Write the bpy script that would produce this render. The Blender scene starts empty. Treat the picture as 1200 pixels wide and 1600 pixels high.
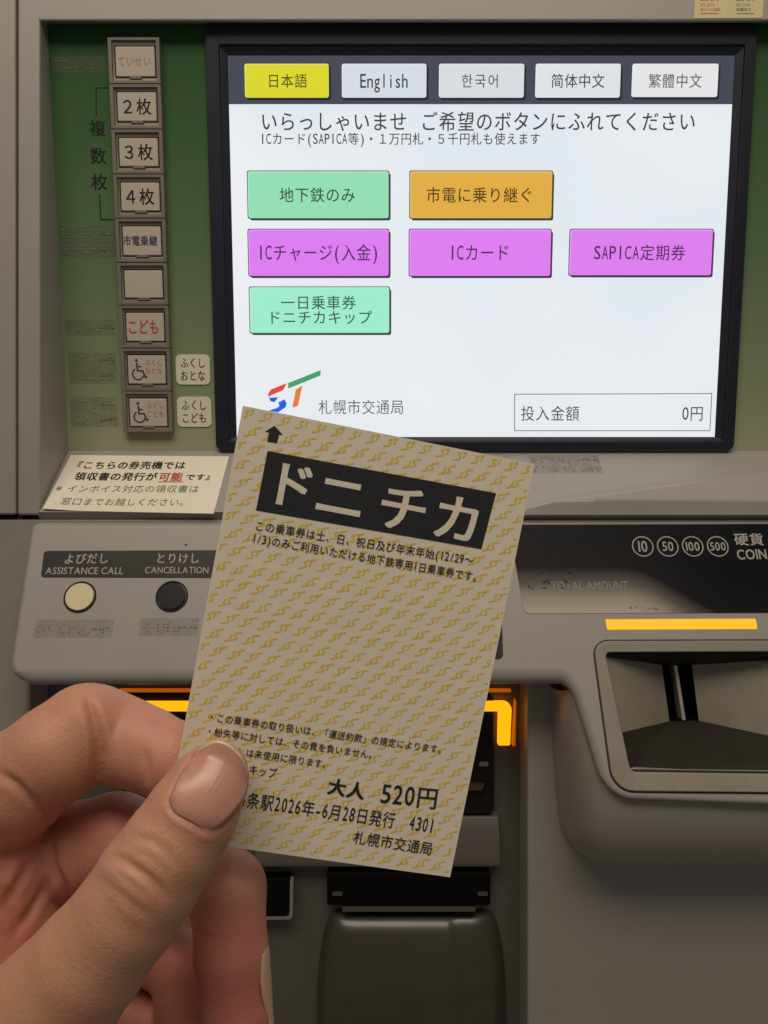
import bpy, bmesh, math, random
import numpy as np
from mathutils import Vector
from mathutils.bvhtree import BVHTree

random.seed(7)
rng = np.random.default_rng(7)
S = bpy.context.scene
MM = 0.001
EYE = 1250.0            # camera height above the station floor, mm

# ------------------------------------------------------------------ camera
cam_d = bpy.data.cameras.new('camera')
cam = bpy.data.objects.new('camera', cam_d)
S.collection.objects.link(cam)
cam.location = (0, 0, EYE * MM)
cam.rotation_euler = (math.radians(90), 0, 0)
cam_d.sensor_fit = 'HORIZONTAL'
cam_d.sensor_width = 36
cam_d.lens = 36
cam_d.clip_start = 0.01
cam_d.clip_end = 50
S.camera = cam
S.render.resolution_x, S.render.resolution_y = 768, 1024

# ------------------------------------------------------------------ light
W = bpy.data.worlds.new('World')
S.world = W
W.use_nodes = True
bg = W.node_tree.nodes['Background']
bg.inputs[0].default_value = (1.0, .89, .75, 1)
bg.inputs[1].default_value = .125


def area(name, loc, target, sx, sy, power, col):
    l = bpy.data.lights.new(name, 'AREA')
    l.shape = 'RECTANGLE'
    l.size, l.size_y, l.energy, l.color = sx, sy, power, col
    o = bpy.data.objects.new(name, l)
    S.collection.objects.link(o)
    o.location = loc
    d = Vector(target) - Vector(loc)
    o.rotation_euler = d.to_track_quat('-Z', 'Y').to_euler()
    return o


area('ceiling_lamp', (-.10, -.55, EYE * MM + 1.15), (.0, .42, EYE * MM - .05), 1.5, .5, 14, (1, .87, .70))
area('ceiling_lamp', (.15, .12, EYE * MM + 1.25), (.0, .45, EYE * MM - .1), 1.2, .25, 2.6, (1, .88, .72))

vs = S.view_settings
vs.view_transform = 'Standard'
vs.look = 'None'
vs.exposure = 0
vs.gamma = 1
vs.use_curve_mapping = False


# ------------------------------------------------------------------ helpers
def lin(r, g, b):
    def f(c):
        c /= 255.
        return c / 12.92 if c <= .04045 else ((c + .055) / 1.055) ** 2.4
    return (f(r), f(g), f(b), 1)


def ray(px, py):
    return np.array([(px - 600) / 1200., 1., (800 - py) / 1200.])


def P(px, py, d):
    return ray(px, py) * d


class Plane:
    """A flat face of the machine: origin, right axis, up axis, normal towards the viewer (mm)."""
    def __init__(self, o, u, v):
        self.o = np.array(o, float)
        self.u = np.array(u, float) / np.linalg.norm(u)
        v = np.array(v, float)
        v = v - self.u * v.dot(self.u)
        self.v = v / np.linalg.norm(v)
        self.n = np.cross(self.u, self.v)

    def uv(self, px, py):
        r = ray(px, py)
        q = r * (self.o.dot(self.n) / r.dot(self.n)) - self.o
        return np.array([q.dot(self.u), q.dot(self.v)])

    def at(self, u, v, off=0.):
        return self.o + self.u * u + self.v * v + self.n * off

    def px(self, px, py, off=0.):
        return self.at(*self.uv(px, py), off)


PF = Plane((0, 450, 0), (1, 0, 0), (0, 0, 1))
PS = Plane((0, 490, 47.8), (1, 0, 0), (0, -28, 225.7))
SL = Plane((0, 450, 0), (1, 0, 0), (0, 41.2, 38.9))
SP = Plane((0, 450, -4.9), (1, 0, 0), (0, .395, 1))
PB = Plane((0, 478, 0), (1, 0, 0), (0, 0, 1))

MATS = {}


def mat(name, col, rough=.5, noise=0., nscale=60., bump=0., bscale=900., emit=None, es=1., metal=0., spec=.5, coat=0., alpha=None):
    if name in MATS:
        return MATS[name]
    m = bpy.data.materials.new(name)
    m.use_nodes = True
    nt = m.node_tree
    b = nt.nodes['Principled BSDF']
    b.inputs['Base Color'].default_value = col
    b.inputs['Roughness'].default_value = rough
    b.inputs['Metallic'].default_value = metal
    b.inputs['Specular IOR Level'].default_value = spec
    b.inputs['Coat Weight'].default_value = coat
    if alpha is not None:
        b.inputs['Alpha'].default_value = alpha
    if emit is not None:
        b.inputs['Emission Color'].default_value = emit
        b.inputs['Emission Strength'].default_value = es
    tc = None
    if noise or bump:
        tc = nt.nodes.new('ShaderNodeTexCoord')
    if noise:
        n = nt.nodes.new('ShaderNodeTexNoise')
        n.inputs['Scale'].default_value = nscale
        n.inputs['Detail'].default_value = 6
        n.inputs['Roughness'].default_value = .65
        nt.links.new(tc.outputs['Object'], n.inputs['Vector'])
        mx = nt.nodes.new('ShaderNodeMix')
        mx.data_type = 'RGBA'
        mx.blend_type = 'MIX'
        mx.inputs[6].default_value = [c * (1 - noise) for c in col[:3]] + [1]
        mx.inputs[7].default_value = [min(1, c * (1 + noise)) for c in col[:3]] + [1]
        nt.links.new(n.outputs['Fac'], mx.inputs[0])
        nt.links.new(mx.outputs[2], b.inputs['Base Color'])
        mr = nt.nodes.new('ShaderNodeMapRange')
        mr.inputs[3].default_value = max(0, rough - .1)
        mr.inputs[4].default_value = min(1, rough + .1)
        nt.links.new(n.outputs['Fac'], mr.inputs[0])
        nt.links.new(mr.outputs[0], b.inputs['Roughness'])
    if bump:
        n2 = nt.nodes.new('ShaderNodeTexNoise')
        n2.inputs['Scale'].default_value = bscale
        n2.inputs['Detail'].default_value = 3
        nt.links.new(tc.outputs['Object'], n2.inputs['Vector'])
        bp = nt.nodes.new('ShaderNodeBump')
        bp.inputs['Strength'].default_value = bump
        bp.inputs['Distance'].default_value = .0006
        nt.links.new(n2.outputs['Fac'], bp.inputs['Height'])
        nt.links.new(bp.outputs[0], b.inputs['Normal'])
    MATS[name] = m
    return m


class Buf:
    """Collects faces (mm, camera-origin coordinates) and links them as one mesh object."""
    def __init__(self):
        self.v, self.f, self.m, self.mats, self.s = [], [], [], [], []

    def mi(self, m):
        if m not in self.mats:
            self.mats.append(m)
        return self.mats.index(m)

    def add(self, verts, faces, m, smooth=False):
        k = len(self.v)
        self.v += [tuple(float(c) for c in p) for p in verts]
        i = self.mi(m)
        for f in faces:
            self.f.append([k + a for a in f])
            self.m.append(i)
            self.s.append(smooth)

    def poly(self, pts, m):
        self.add(pts, [list(range(len(pts)))], m)

    def prism(self, front, back, m, cap_back=True):
        n = len(front)
        self.add(list(front) + list(back),
                 [list(range(n))] + ([list(range(2 * n - 1, n - 1, -1))] if cap_back else [])
                 + [[i, i + n, (i + 1) % n + n, (i + 1) % n] for i in range(n)], m)

    def plate(self, pl, uvs, m, off=.3, back=-.2):
        self.prism([pl.at(u, v, off) for u, v in uvs], [pl.at(u, v, back) for u, v in uvs], m)

    def ring(self, of, inf, ob, ib, m):
        n = len(of)
        V = list(of) + list(inf) + list(ob) + list(ib)
        F = []
        for i in range(n):
            j = (i + 1) % n
            F.append([i, j, n + j, n + i])
            F.append([n + i, n + j, 3 * n + j, 3 * n + i])
            F.append([j, i, 2 * n + i, 2 * n + j])
            F.append([2 * n + j, 2 * n + i, 3 * n + i, 3 * n + j])
        self.add(V, F, m)

    def build(self, name, parent=None, bevel=0., seg=3, smooth=False, angle=30, flip=True, keep=False):
        me = bpy.data.meshes.new(name)
        me.from_pydata([(x * MM, y * MM, z * MM + EYE * MM) for x, y, z in self.v], [], self.f)
        for m in self.mats:
            me.materials.append(m)
        for p, i, s in zip(me.polygons, self.m, self.s):
            p.material_index = i
            p.use_smooth = s or smooth
        if flip:
            bm = bmesh.new()
            bm.from_mesh(me)
            bmesh.ops.recalc_face_normals(bm, faces=bm.faces)
            bm.to_mesh(me)
            bm.free()
        me.update()
        o = bpy.data.objects.new(name, me)
        S.collection.objects.link(o)
        if bevel:
            bv = o.modifiers.new('bevel', 'BEVEL')
            bv.width = bevel * MM
            bv.segments = seg
            bv.limit_method = 'ANGLE'
            bv.angle_limit = math.radians(angle)
            for p in me.polygons:
                p.use_smooth = True
            bv.harden_normals = False
            try:
                w = o.modifiers.new('wn', 'WEIGHTED_NORMAL')
                w.keep_sharp = True
            except Exception:
                pass
        if parent is not None:
            o.parent = parent
            o.matrix_parent_inverse = parent.matrix_basis.inverted()
        return o


def empty(name, loc, label, cat, group=None):
    o = bpy.data.objects.new(name, None)
    S.collection.objects.link(o)
    o.location = [c * MM for c in (loc[0], loc[1], loc[2] + EYE)]
    o['label'], o['category'] = label, cat
    if group:
        o['group'] = group
    return o


def fillet(pts, r, n=6):
    """Round every corner of a 2D polygon; r is one radius or one per corner."""
    out = []
    N = len(pts)
    for i in range(N):
        p, a, b = np.array(pts[i], float), np.array(pts[i - 1], float), np.array(pts[(i + 1) % N], float)
        rr = r[i] if hasattr(r, '__len__') else r
        if rr <= 0:
            out.append(p)
            continue
        da, db = a - p, b - p
        la, lb = np.linalg.norm(da), np.linalg.norm(db)
        da, db = da / la, db / lb
        ang = math.acos(max(-1, min(1, da.dot(db))))
        t = min(rr / math.tan(ang / 2), la * .49, lb * .49)
        re = t * math.tan(ang / 2)
        bis = (da + db) / np.linalg.norm(da + db)
        c = p + bis * (re / math.sin(ang / 2))
        s, e = p + da * t, p + db * t
        a0 = math.atan2(*(s - c)[::-1])
        a1 = math.atan2(*(e - c)[::-1])
        dlt = (a1 - a0 + math.pi) % (2 * math.pi) - math.pi
        for k in range(n + 1):
            q = a0 + dlt * k / n
            out.append(c + re * np.array([math.cos(q), math.sin(q)]))
    return out


def rrect(pl, x0, y0, x1, y1, r, n=5):
    """Rounded rectangle on a plane from two corners seen at pixel positions (kept rectangular on the plane)."""
    a, b = pl.uv(x0, y0), pl.uv(x1, y1)
    return fillet([(a[0], b[1]), (b[0], b[1]), (b[0], a[1]), (a[0], a[1])], r, n)


def quad(pl, pts, r=0, n=5):
    q = [pl.uv(*p) for p in pts]
    return fillet(q, r, n) if r else q


def grow(uvs, d):
    c = np.mean(np.array(uvs), axis=0)
    mx = np.max(np.abs(np.array(uvs) - c), axis=0)
    return [c + (np.array(p) - c) * (mx + d) / mx for p in uvs]


def stroke(pts, w):
    """A 2D polyline as a mitred strip of quads."""
    p = [np.array(q, float) for q in pts]
    closed = np.allclose(p[0], p[-1]) and len(p) > 2
    n_ = len(p)
    sides = []
    for i in range(n_):
        a = p[i - 1] if i else (p[-2] if closed else None)
        c = p[i + 1] if i < n_ - 1 else (p[1] if closed else None)
        d0 = (p[i] - a) / np.linalg.norm(p[i] - a) if a is not None else None
        d1 = (c - p[i]) / np.linalg.norm(c - p[i]) if c is not None else None
        if d0 is None:
            t, k = d1, 1.
        elif d1 is None:
            t, k = d0, 1.
        else:
            t = d0 + d1
            t = t / (np.linalg.norm(t) + 1e-9)
            k = 1 / max(.5, t.dot(d0))
        q = np.array([-t[1], t[0]]) * w / 2 * k
        sides.append((p[i] - q, p[i] + q))
    return [[sides[i][0], sides[i + 1][0], sides[i + 1][1], sides[i][1]] for i in range(n_ - 1)]


# ---- lettering: glyph outlines come from Blender's built-in typeface
_cu = bpy.data.curves.new('glyph', 'FONT')
_cu.resolution_u = 3
_go = bpy.data.objects.new('glyph', _cu)
S.collection.objects.link(_go)
_cache = {}
LAY = {}


def glyph(ch, bold):
    k = (ch, bold)
    if k not in _cache:
        _cu.body = ch
        dg = bpy.context.evaluated_depsgraph_get()
        dg.update()
        ev = _go.evaluated_get(dg)
        me = ev.to_mesh()
        V = np.array([v.co[:2] for v in me.vertices]) if len(me.vertices) else np.zeros((0, 2))
        F = [list(p.vertices) for p in me.polygons]
        ev.to_mesh_clear()
        if bold > .003 and len(V):
            n0 = len(V)
            sh = [(-bold, -bold * .6), (bold, bold * .6), (bold, -bold * .6), (-bold, bold * .6)]
            V = np.concatenate([V + np.array(q) for q in sh])
            F = [[a + n0 * i for a in f] for i in range(len(sh)) for f in F]
            LAY[k] = np.repeat(np.arange(len(sh)), n0) * .006
        _cache[k] = (V, F)
    return _cache[k]


HALF = set('0123456789ABCDEFGHIJKLMNOPQRSTUVWXYZabcdefghijklmnopqrstuvwxyz()/-. ,:~')


def cells(s):
    return sum(.5 if c in HALF else 1. for c in s)


def write(buf, pl, s, p0, p1, m, aspect=1., bold=0., off=.1, prop=False, fill=.96, capx=.42, slant=0.):
    """Letter a line of text from p0 to p1 (pixel positions of its middle line) on a plane."""
    a, b = pl.uv(*p0), pl.uv(*p1)
    L = np.linalg.norm(b - a)
    e = (b - a) / L
    up = np.array([-e[1], e[0]])
    if prop:
        items, x = [], 0.
        for c in s:
            V, F = glyph(c, bold)
            if len(V) == 0:
                x += .26
                continue
            w = V[:, 0].max() - V[:, 0].min()
            items.append((V, F, x - V[:, 0].min(), LAY.get((c, bold), np.zeros(len(V)))))
            x += w + .1
        x -= .1
        k = L / x
        for V, F, ox, ly in items:
            X = (V[:, 0] + ox) * k
            Y = (V[:, 1] - .343) * k * aspect
            X = X + Y * slant
            buf.add([pl.at(*(a + e * q + up * w), off + z) for q, w, z in zip(X, Y, ly)], F, m)
        return
    cw = L / cells(s)
    x = 0.
    for c in s:
        V, F = glyph(c, bold)
        w = .5 if c in HALF else 1.
        if len(V):
            if c in HALF:
                gw = V[:, 0].max() - V[:, 0].min()
                cx = (V[:, 0].max() + V[:, 0].min()) / 2
                sx = min(1.05, capx / gw) if gw > .2 else 1.
                X = (V[:, 0] - cx) * sx + .25
                Y = (V[:, 1] - .343) * 1.1
            else:
                X = (V[:, 0] - .5) * fill + .5
                Y = (V[:, 1] - .38) * fill
            X = X * cw + x
            Y = Y * cw * aspect
            X = X + Y * slant
            buf.add([pl.at(*(a + e * q + up * t), off + z) for q, t, z in zip(X, Y, LAY.get((c, bold), np.zeros(len(V))))], F, m)
        x += w * cw


# ------------------------------------------------------------------ materials
GREY = mat('grey_plastic', (.305, .288, .274, 1), .42, noise=.09, nscale=22, bump=.10, bscale=1500)
GREY2 = mat('grey_plastic_lower', (.275, .259, .248, 1), .40, noise=.09, nscale=22, bump=.10, bscale=1500)
SEAM = mat('seam_black', (.012, .011, .01, 1), .6)
BEZEL = mat('bezel_black', (.015, .018, .030, 1), .42, noise=.2, nscale=40, spec=.3)
BLACKP = mat('black_plastic', (.009, .008, .008, 1), .45, spec=.2)
POCKET = mat('pocket_grey', (.085, .08, .072, 1), .45, noise=.08, nscale=12, bump=.1, bscale=1200)
KEYF = mat('key_frame_plastic', (.19, .17, .15, 1), .38, noise=.1, nscale=120)
KEYC = mat('key_cap_ivory', (.50, .455, .395, 1), .42, noise=.07, nscale=150)
STICK = mat('white_sticker', (.74, .69, .58, 1), .45)
PAPER = mat('notice_paper', (.74, .695, .58, 1), .6, noise=.05, nscale=60)
INK = mat('black_ink', (.016, .015, .017, 1), .5, spec=.2)
INKG = mat('grey_ink', (.12, .115, .105, 1), .5)
INKR = mat('red_ink', (.46, .05, .045, 1), .5)
INKRF = mat('faded_red_ink', (.44, .16, .13, 1), .5)
INKB = mat('blue_ink', (.03, .035, .12, 1), .5)
INKGR = mat('green_ink', (.05, .20, .10, 1), .5)
INKW = mat('white_ink', (.36, .34, .31, 1), .5)
METAL = mat('steel', (.6, .57, .5, 1), .45, metal=.6)
DARKIN = mat('dark_interior', (.004, .004, .004, 1), .5, spec=.08)


def clear_label_mat():
    m = bpy.data.materials.new('clear_braille_label')
    m.use_nodes = True
    nt = m.node_tree
    b = nt.nodes['Principled BSDF']
    b.inputs['Base Color'].default_value = (.20, .19, .15, 1)
    b.inputs['Roughness'].default_value = .4
    n = nt.nodes.new('ShaderNodeTexNoise')
    n.inputs['Scale'].default_value = 170
    n.inputs['Detail'].default_value = 4
    tc = nt.nodes.new('ShaderNodeTexCoord')
    nt.links.new(tc.outputs['Object'], n.inputs['Vector'])
    mr = nt.nodes.new('ShaderNodeMapRange')
    mr.inputs[1].default_value, mr.inputs[2].default_value = .35, .7
    mr.inputs[3].default_value, mr.inputs[4].default_value = .06, .15
    nt.links.new(n.outputs['Fac'], mr.inputs[0])
    nt.links.new(mr.outputs[0], b.inputs['Alpha'])
    return m


LABELM = clear_label_mat()


def ramp_panel(name, axis_lo, axis_hi, stops, rough=.4, tilt=0.):
    """Printed colour fade along the panel's height (world z, metres)."""
    m = bpy.data.materials.new(name)
    m.use_nodes = True
    nt = m.node_tree
    b = nt.nodes['Principled BSDF']
    b.inputs['Roughness'].default_value = rough
    b.inputs['Specular IOR Level'].default_value = .08
    tc = nt.nodes.new('ShaderNodeTexCoord')
    sp = nt.nodes.new('ShaderNodeSeparateXYZ')
    nt.links.new(tc.outputs['Object'], sp.inputs[0])
    mr = nt.nodes.new('ShaderNodeMapRange')
    mr.inputs[1].default_value, mr.inputs[2].default_value = axis_lo, axis_hi
    nt.links.new(sp.outputs[2], mr.inputs[0])
    src = mr.outputs[0]
    if tilt:  # tilt darkens the fade towards the right end
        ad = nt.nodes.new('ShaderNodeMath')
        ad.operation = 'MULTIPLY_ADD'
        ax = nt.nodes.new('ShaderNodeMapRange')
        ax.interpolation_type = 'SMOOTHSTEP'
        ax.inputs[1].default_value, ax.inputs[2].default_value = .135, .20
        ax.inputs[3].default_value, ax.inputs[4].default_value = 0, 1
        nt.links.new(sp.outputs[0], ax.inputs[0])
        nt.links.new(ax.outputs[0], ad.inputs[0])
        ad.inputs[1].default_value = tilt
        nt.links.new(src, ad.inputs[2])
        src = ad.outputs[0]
    n = nt.nodes.new('ShaderNodeTexNoise')
    n.inputs['Scale'].default_value = 900
    nt.links.new(tc.outputs['Object'], n.inputs['Vector'])
    a2 = nt.nodes.new('ShaderNodeMath')
    a2.operation = 'MULTIPLY_ADD'
    a2.inputs[1].default_value = .07
    nt.links.new(n.outputs['Fac'], a2.inputs[0])
    nt.links.new(src, a2.inputs[2])
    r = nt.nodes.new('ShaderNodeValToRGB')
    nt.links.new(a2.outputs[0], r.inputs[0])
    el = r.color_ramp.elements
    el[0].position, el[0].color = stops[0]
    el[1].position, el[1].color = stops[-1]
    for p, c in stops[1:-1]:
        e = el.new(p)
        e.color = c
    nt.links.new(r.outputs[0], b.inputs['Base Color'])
    return m


Z0 = EYE * MM
GREEN = ramp_panel('green_fade_print', Z0 + .038, Z0 + .295,
                   [(.03, (.36, .37, .26, 1)), (.20, (.24, .29, .175, 1)), (.5, (.125, .195, .105, 1)), (.8, (.06, .135, .058, 1)), (1., (.034, .10, .036, 1))])
COINP = ramp_panel('coin_fade', Z0 - .0575, Z0 - .008,
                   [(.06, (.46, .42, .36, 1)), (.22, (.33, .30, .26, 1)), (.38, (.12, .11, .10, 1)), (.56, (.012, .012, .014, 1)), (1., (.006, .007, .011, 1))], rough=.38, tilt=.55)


def glow(name, rgb, s=1., var=0.):
    return mat(name, (.01, .01, .01, 1), .3, emit=lin(*rgb), es=s, spec=.2)


AMBER = glow('amber_light', (255, 190, 45), 1.05)
AMBER2 = glow('amber_light_pocket', (255, 150, 8), 1.75)
AMBERD = glow('amber_rim_and_reflection', (200, 92, 5), .7)

# ================================================================== the machine
TM = empty('ticket_machine', (0, 470, -560), 'grey ticket vending machine with lit touch screen and a column of small keys', 'ticket machine')

# upper front frame: an upside-down U round the recessed screen
b = Buf()
out = [PF.uv(27, 805), PF.uv(27, -420), PF.uv(1700, -420), PF.uv(1700, 805), PF.uv(1300, 805), PF.uv(1300, 33), PF.uv(62, 33), PF.uv(62, 805)]
b.prism([PF.at(*p) for p in out], [PF.at(p[0], p[1] + (29 if abs(p[1] - PF.uv(62, 33)[1]) < 1 else 0), -60) for p in out], GREY)
b.build('front_frame', TM, bevel=1.6, seg=4)

b = Buf()
q = [PF.uv(-520, 804), PF.uv(24.5, 804), PF.uv(24.5, -420), PF.uv(-520, -420)]
b.prism([PF.at(u, v, .6) for u, v in q], [PF.at(u, v, -60) for u, v in q], GREY)
b.build('side_panel', TM, bevel=1.4, seg=4)

b = Buf()   # dark gap behind the seams
q = [PF.uv(-520, 812), PF.uv(1700, 812), PF.uv(1700, -420), PF.uv(-520, -420)]
b.prism([PF.at(u, v, -52) for u, v in q], [PF.at(u, v, -75) for u, v in q], SEAM)
q = [PF.uv(22, 815), PF.uv(30, 815), PF.uv(30, -420), PF.uv(22, -420)]
b.prism([PF.at(u, v, -4) for u, v in q], [PF.at(u, v, -51) for u, v in q], SEAM)
q = [PF.uv(-520, 816), PF.uv(1700, 816), PF.uv(1700, 798), PF.uv(-520, 798)]
b.prism([PF.at(u, v, -6) for u, v in q], [PF.at(u, v, -51) for u, v in q], SEAM)
b.build('seam', TM)

# green printed panel
gp = Buf()
q = [(-204, -14), (300, -14), (300, 280), (-204, 280)]
gp.prism([PS.at(u, v, -.4) for u, v in q], [PS.at(u, v, -5) for u, v in q], GREEN)
GP = gp.build('green_panel', TM)
b = Buf()
for c, p in (('複', (152, 200)), ('数', (153, 243)), ('枚', (155, 284))):
    write(b, PS, c, (p[0] - 13.5, p[1]), (p[0] + 13.5, p[1]), INK, bold=.012, off=-.3)
for pts in ([(178, 137), (150, 137), (150, 181)], [(155, 303), (157, 343), (183, 343)]):
    for s in stroke([PS.uv(*p) for p in pts], .75):
        b.poly([PS.at(*p, -.31) for p in s], INK)
b.build('lettering', GP)


DOTM = mat('braille_dot', (.24, .23, .19, 1), .35)


def braille_label(parent, pl, x0, y0, x1, y1, rows, name='braille_label', seed=0, off=-.4, dark=True):
    r = random.Random(seed)
    bb = Buf()
    uv = rrect(pl, x0, y0, x1, y1, .9, 3)
    bb.prism([pl.at(*p, off + .25) for p in uv], [pl.at(*p, off + .05) for p in uv], LABELM)
    o = bb.build(name, parent)
    a, c = pl.uv(x0, y0), pl.uv(x1, y1)
    d = Buf()
    for k in range(rows):
        yy = a[1] + (c[1] - a[1]) * (k + .5) / rows
        # raised dots
        xx = a[0] + 2.5
        while xx < c[0] - 2.5:
            for dx in (0, 1.9):
                for dy in (-1.9, 0, 1.9):
                    if r.random() < .45 and abs(yy + dy - (a[1] + c[1]) / 2) < abs(a[1] - c[1]) / 2 - .7:
                        cx, cy = xx + dx, yy + dy
                        ring = [(cx + .55 * math.cos(t), cy + .55 * math.sin(t)) for t in np.linspace(0, 2 * math.pi, 7)[:-1]]
                        ring2 = [(cx + .3 * math.cos(t), cy + .3 * math.sin(t)) for t in np.linspace(0, 2 * math.pi, 7)[:-1]]
                        V = [pl.at(*p, off + .24) for p in ring] + [pl.at(*p, off + .5) for p in ring2] + [pl.at(cx, cy, off + .58)]
                        F = [[i, (i + 1) % 6, 6 + (i + 1) % 6, 6 + i] for i in range(6)] + [[6 + i, 6 + (i + 1) % 6, 12] for i in range(6)]
                        d.add(V, F, DOTM, True)
            xx += 5.6
        # worn print at the right end of each row: short broken dashes
        if dark:
            x = c[0] - 12 + r.random() * 2
            while x < c[0] - 2.2:
                w = .5 + r.random() * 1.3
                yj = yy + (r.random() - .5) * 1.0
                d.poly([pl.at(x, yj - .45, off + .3), pl.at(x + w, yj - .45, off + .3), pl.at(x + w, yj + .4, off + .3), pl.at(x, yj + .4, off + .3)], INKG)
                x += w + .3 + r.random() * .8
    d.build('braille_dots', o)
    return o


for i, (x0, y0, x1, y1, rows) in enumerate([(80, 88, 165, 114, 1), (92, 353, 182, 402, 2), (102, 499, 181, 524, 1), (106, 551, 183, 599, 2), (109, 620, 185, 667, 2)]):
    braille_label(TM, PS, x0, y0, x1, y1, rows, seed=i + 3, dark=i > 0)

# ---- column of keys
KT = [77, 148, 219, 288, 356, 424, 490, 556, 623]
KB = [124, 193, 263, 332, 401, 467, 534, 600, 666]
XL = -164.6
u_l, u_r = PS.uv(172, 66)[0], PS.uv(252, 66)[0]
top, bot = PS.uv(200, 64)[1], PS.uv(235, 675)[1]
kv = [(PS.uv(210, a)[1], PS.uv(220, c)[1]) for a, c in zip(KT, KB)]
edges = [top] + [(kv[i][1] + kv[i + 1][0]) / 2 for i in range(8)] + [bot]
fr = Buf()
kl, kr = PS.uv(183, 78)[0], PS.uv(244, 78)[0]
for i in range(9):
    t, bt = edges[i] - (.25 if i else 0), edges[i + 1] + (.25 if i < 8 else 0)
    o2 = [(u_l, bt), (u_r, bt), (u_r, t), (u_l, t)]
    i2 = [(u_l + 2.2, bt + 1.6), (u_r - 2.2, bt + 1.6), (u_r - 2.2, t - 1.6), (u_l + 2.2, t - 1.6)]
    i3 = [(kl - .7, kv[i][1] - .7), (kr + .7, kv[i][1] - .7), (kr + .7, kv[i][0] + .7), (kl - .7, kv[i][0] + .7)]
    fr.ring([PS.at(*p, 4.6) for p in o2], [PS.at(*p, 4.6) for p in i2], [PS.at(*p, -.5) for p in o2], [PS.at(*p, 3.4) for p in i2], KEYF)
    fr.ring([PS.at(*p, 3.6) for p in i2], [PS.at(*p, 3.2) for p in i3], [PS.at(*p, -.5) for p in i2], [PS.at(*p, -.5) for p in i3], KEYF)
    # spring clip tab under each cap
    cu_ = (kl + kr) / 2
    tb = [(cu_ - 4, kv[i][1] - 1.3), (cu_ + 4, kv[i][1] - 1.3), (cu_ + 3, kv[i][1] + .3), (cu_ - 3, kv[i][1] + .3)]
    fr.prism([PS.at(*p, 4.0) for p in tb], [PS.at(*p, 3.0) for p in tb], KEYF)
fr.build('key_frame', TM, bevel=.45, seg=2)
b = Buf()
q = [(u_l + .5, bot + .5), (u_r - .5, bot + .5), (u_r - .5, top - .5), (u_l + .5, top - .5)]
b.prism([PS.at(*p, .6) for p in q], [PS.at(*p, -.3) for p in q], SEAM)
b.build('key_backplate', TM)


def wheelchair(buf, pl, c, h, m, off):
    """the access symbol, h mm high, centred at uv c"""
    def T(x, y):
        return (c[0] + x * h, c[1] + y * h)
    ang = np.linspace(math.radians(125), math.radians(-30 + 360) - math.pi * 0, 22)
    arc = [T(-.05 + .27 * math.cos(a), -.22 + .27 * math.sin(a)) for a in np.linspace(math.radians(120), math.radians(345), 22)]
    L = stroke(arc, .075 * h) + stroke([T(-.10, .33), T(-.07, -.06), T(.18, -.06), T(.30, -.38), T(.40, -.33)], .085 * h) + stroke([T(-.08, .14), T(.12, .14)], .07 * h)
    for s in L:
        buf.poly([pl.at(*p, off) for p in s], m)
    hd = [T(-.11 + .075 * math.cos(t), .44 + .075 * math.sin(t)) for t in np.linspace(0, 2 * math.pi, 13)[:-1]]
    buf.poly([pl.at(*p, off) for p in hd], m)


KEYS = [('ていせい', 'red', 'correction key with faded red lettering'), ('２枚', 'k', 'key for two tickets'), ('３枚', 'k', 'key for three tickets'), ('４枚', 'k', 'key for four tickets'),
        ('市電乗継', 'b', 'tram transfer key with blurred blue lettering'), ('', '', 'blank ivory key'), ('こども', 'r', 'child fare key with red lettering'),
        ('ふくし|おとな', 'w', 'adult welfare key with blue wheelchair sign'), ('ふくし|こども', 'w', 'child welfare key with blue wheelchair sign')]
for i, (txt, kind, lab) in enumerate(KEYS):
    c = Buf()
    q = [(kl, kv[i][1]), (kr, kv[i][1]), (kr, kv[i][0]), (kl, kv[i][0])]
    c.prism([PS.at(*p, 3.9) for p in q], [PS.at(*p, .7) for p in q], KEYC)
    K = c.build('key_button', TM, bevel=.5, seg=2)
    K['label'] = lab
    if not txt:
        continue
    yc = (KT[i] + KB[i]) / 2
    xc = (183 + (202 - 183) * i / 8 + 244 + (262 - 244) * i / 8) / 2 - .5
    b = Buf()
    o_ = 3.96
    if kind == 'k':
        write(b, PS, txt, (xc - 25, yc), (xc + 25, yc), INK, aspect=1.08, bold=.012, off=o_)
    elif kind in 'red':
        if kind == 'red':
            write(b, PS, txt, (xc - 26.5, yc), (xc + 26.5, yc), INKRF, aspect=1.3, bold=.004, off=o_)
        else:
            write(b, PS, txt, (xc - 25, yc), (xc + 25, yc), INKR, aspect=1.5, bold=.02, off=o_)
    elif kind == 'b':
        write(b, PS, txt, (xc - 27, yc), (xc + 27, yc), INKB, aspect=1.25, bold=.02, off=o_)
    elif kind == 'w':
        cc = PS.uv(xc - 9, yc)
        wheelchair(b, PS, cc, 12.8, INKB, o_)
        a_, b_ = txt.split('|')
        write(b, PS, a_, (xc + 0, yc - 11), (xc + 28, yc - 11), INKRF, aspect=1.15, bold=.01, off=o_ + .02)
        write(b, PS, b_, (xc + 0, yc + 2), (xc + 28, yc + 2), INKRF, aspect=1.15, bold=.01, off=o_ + .02)
    b.build('lettering', K)

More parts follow.
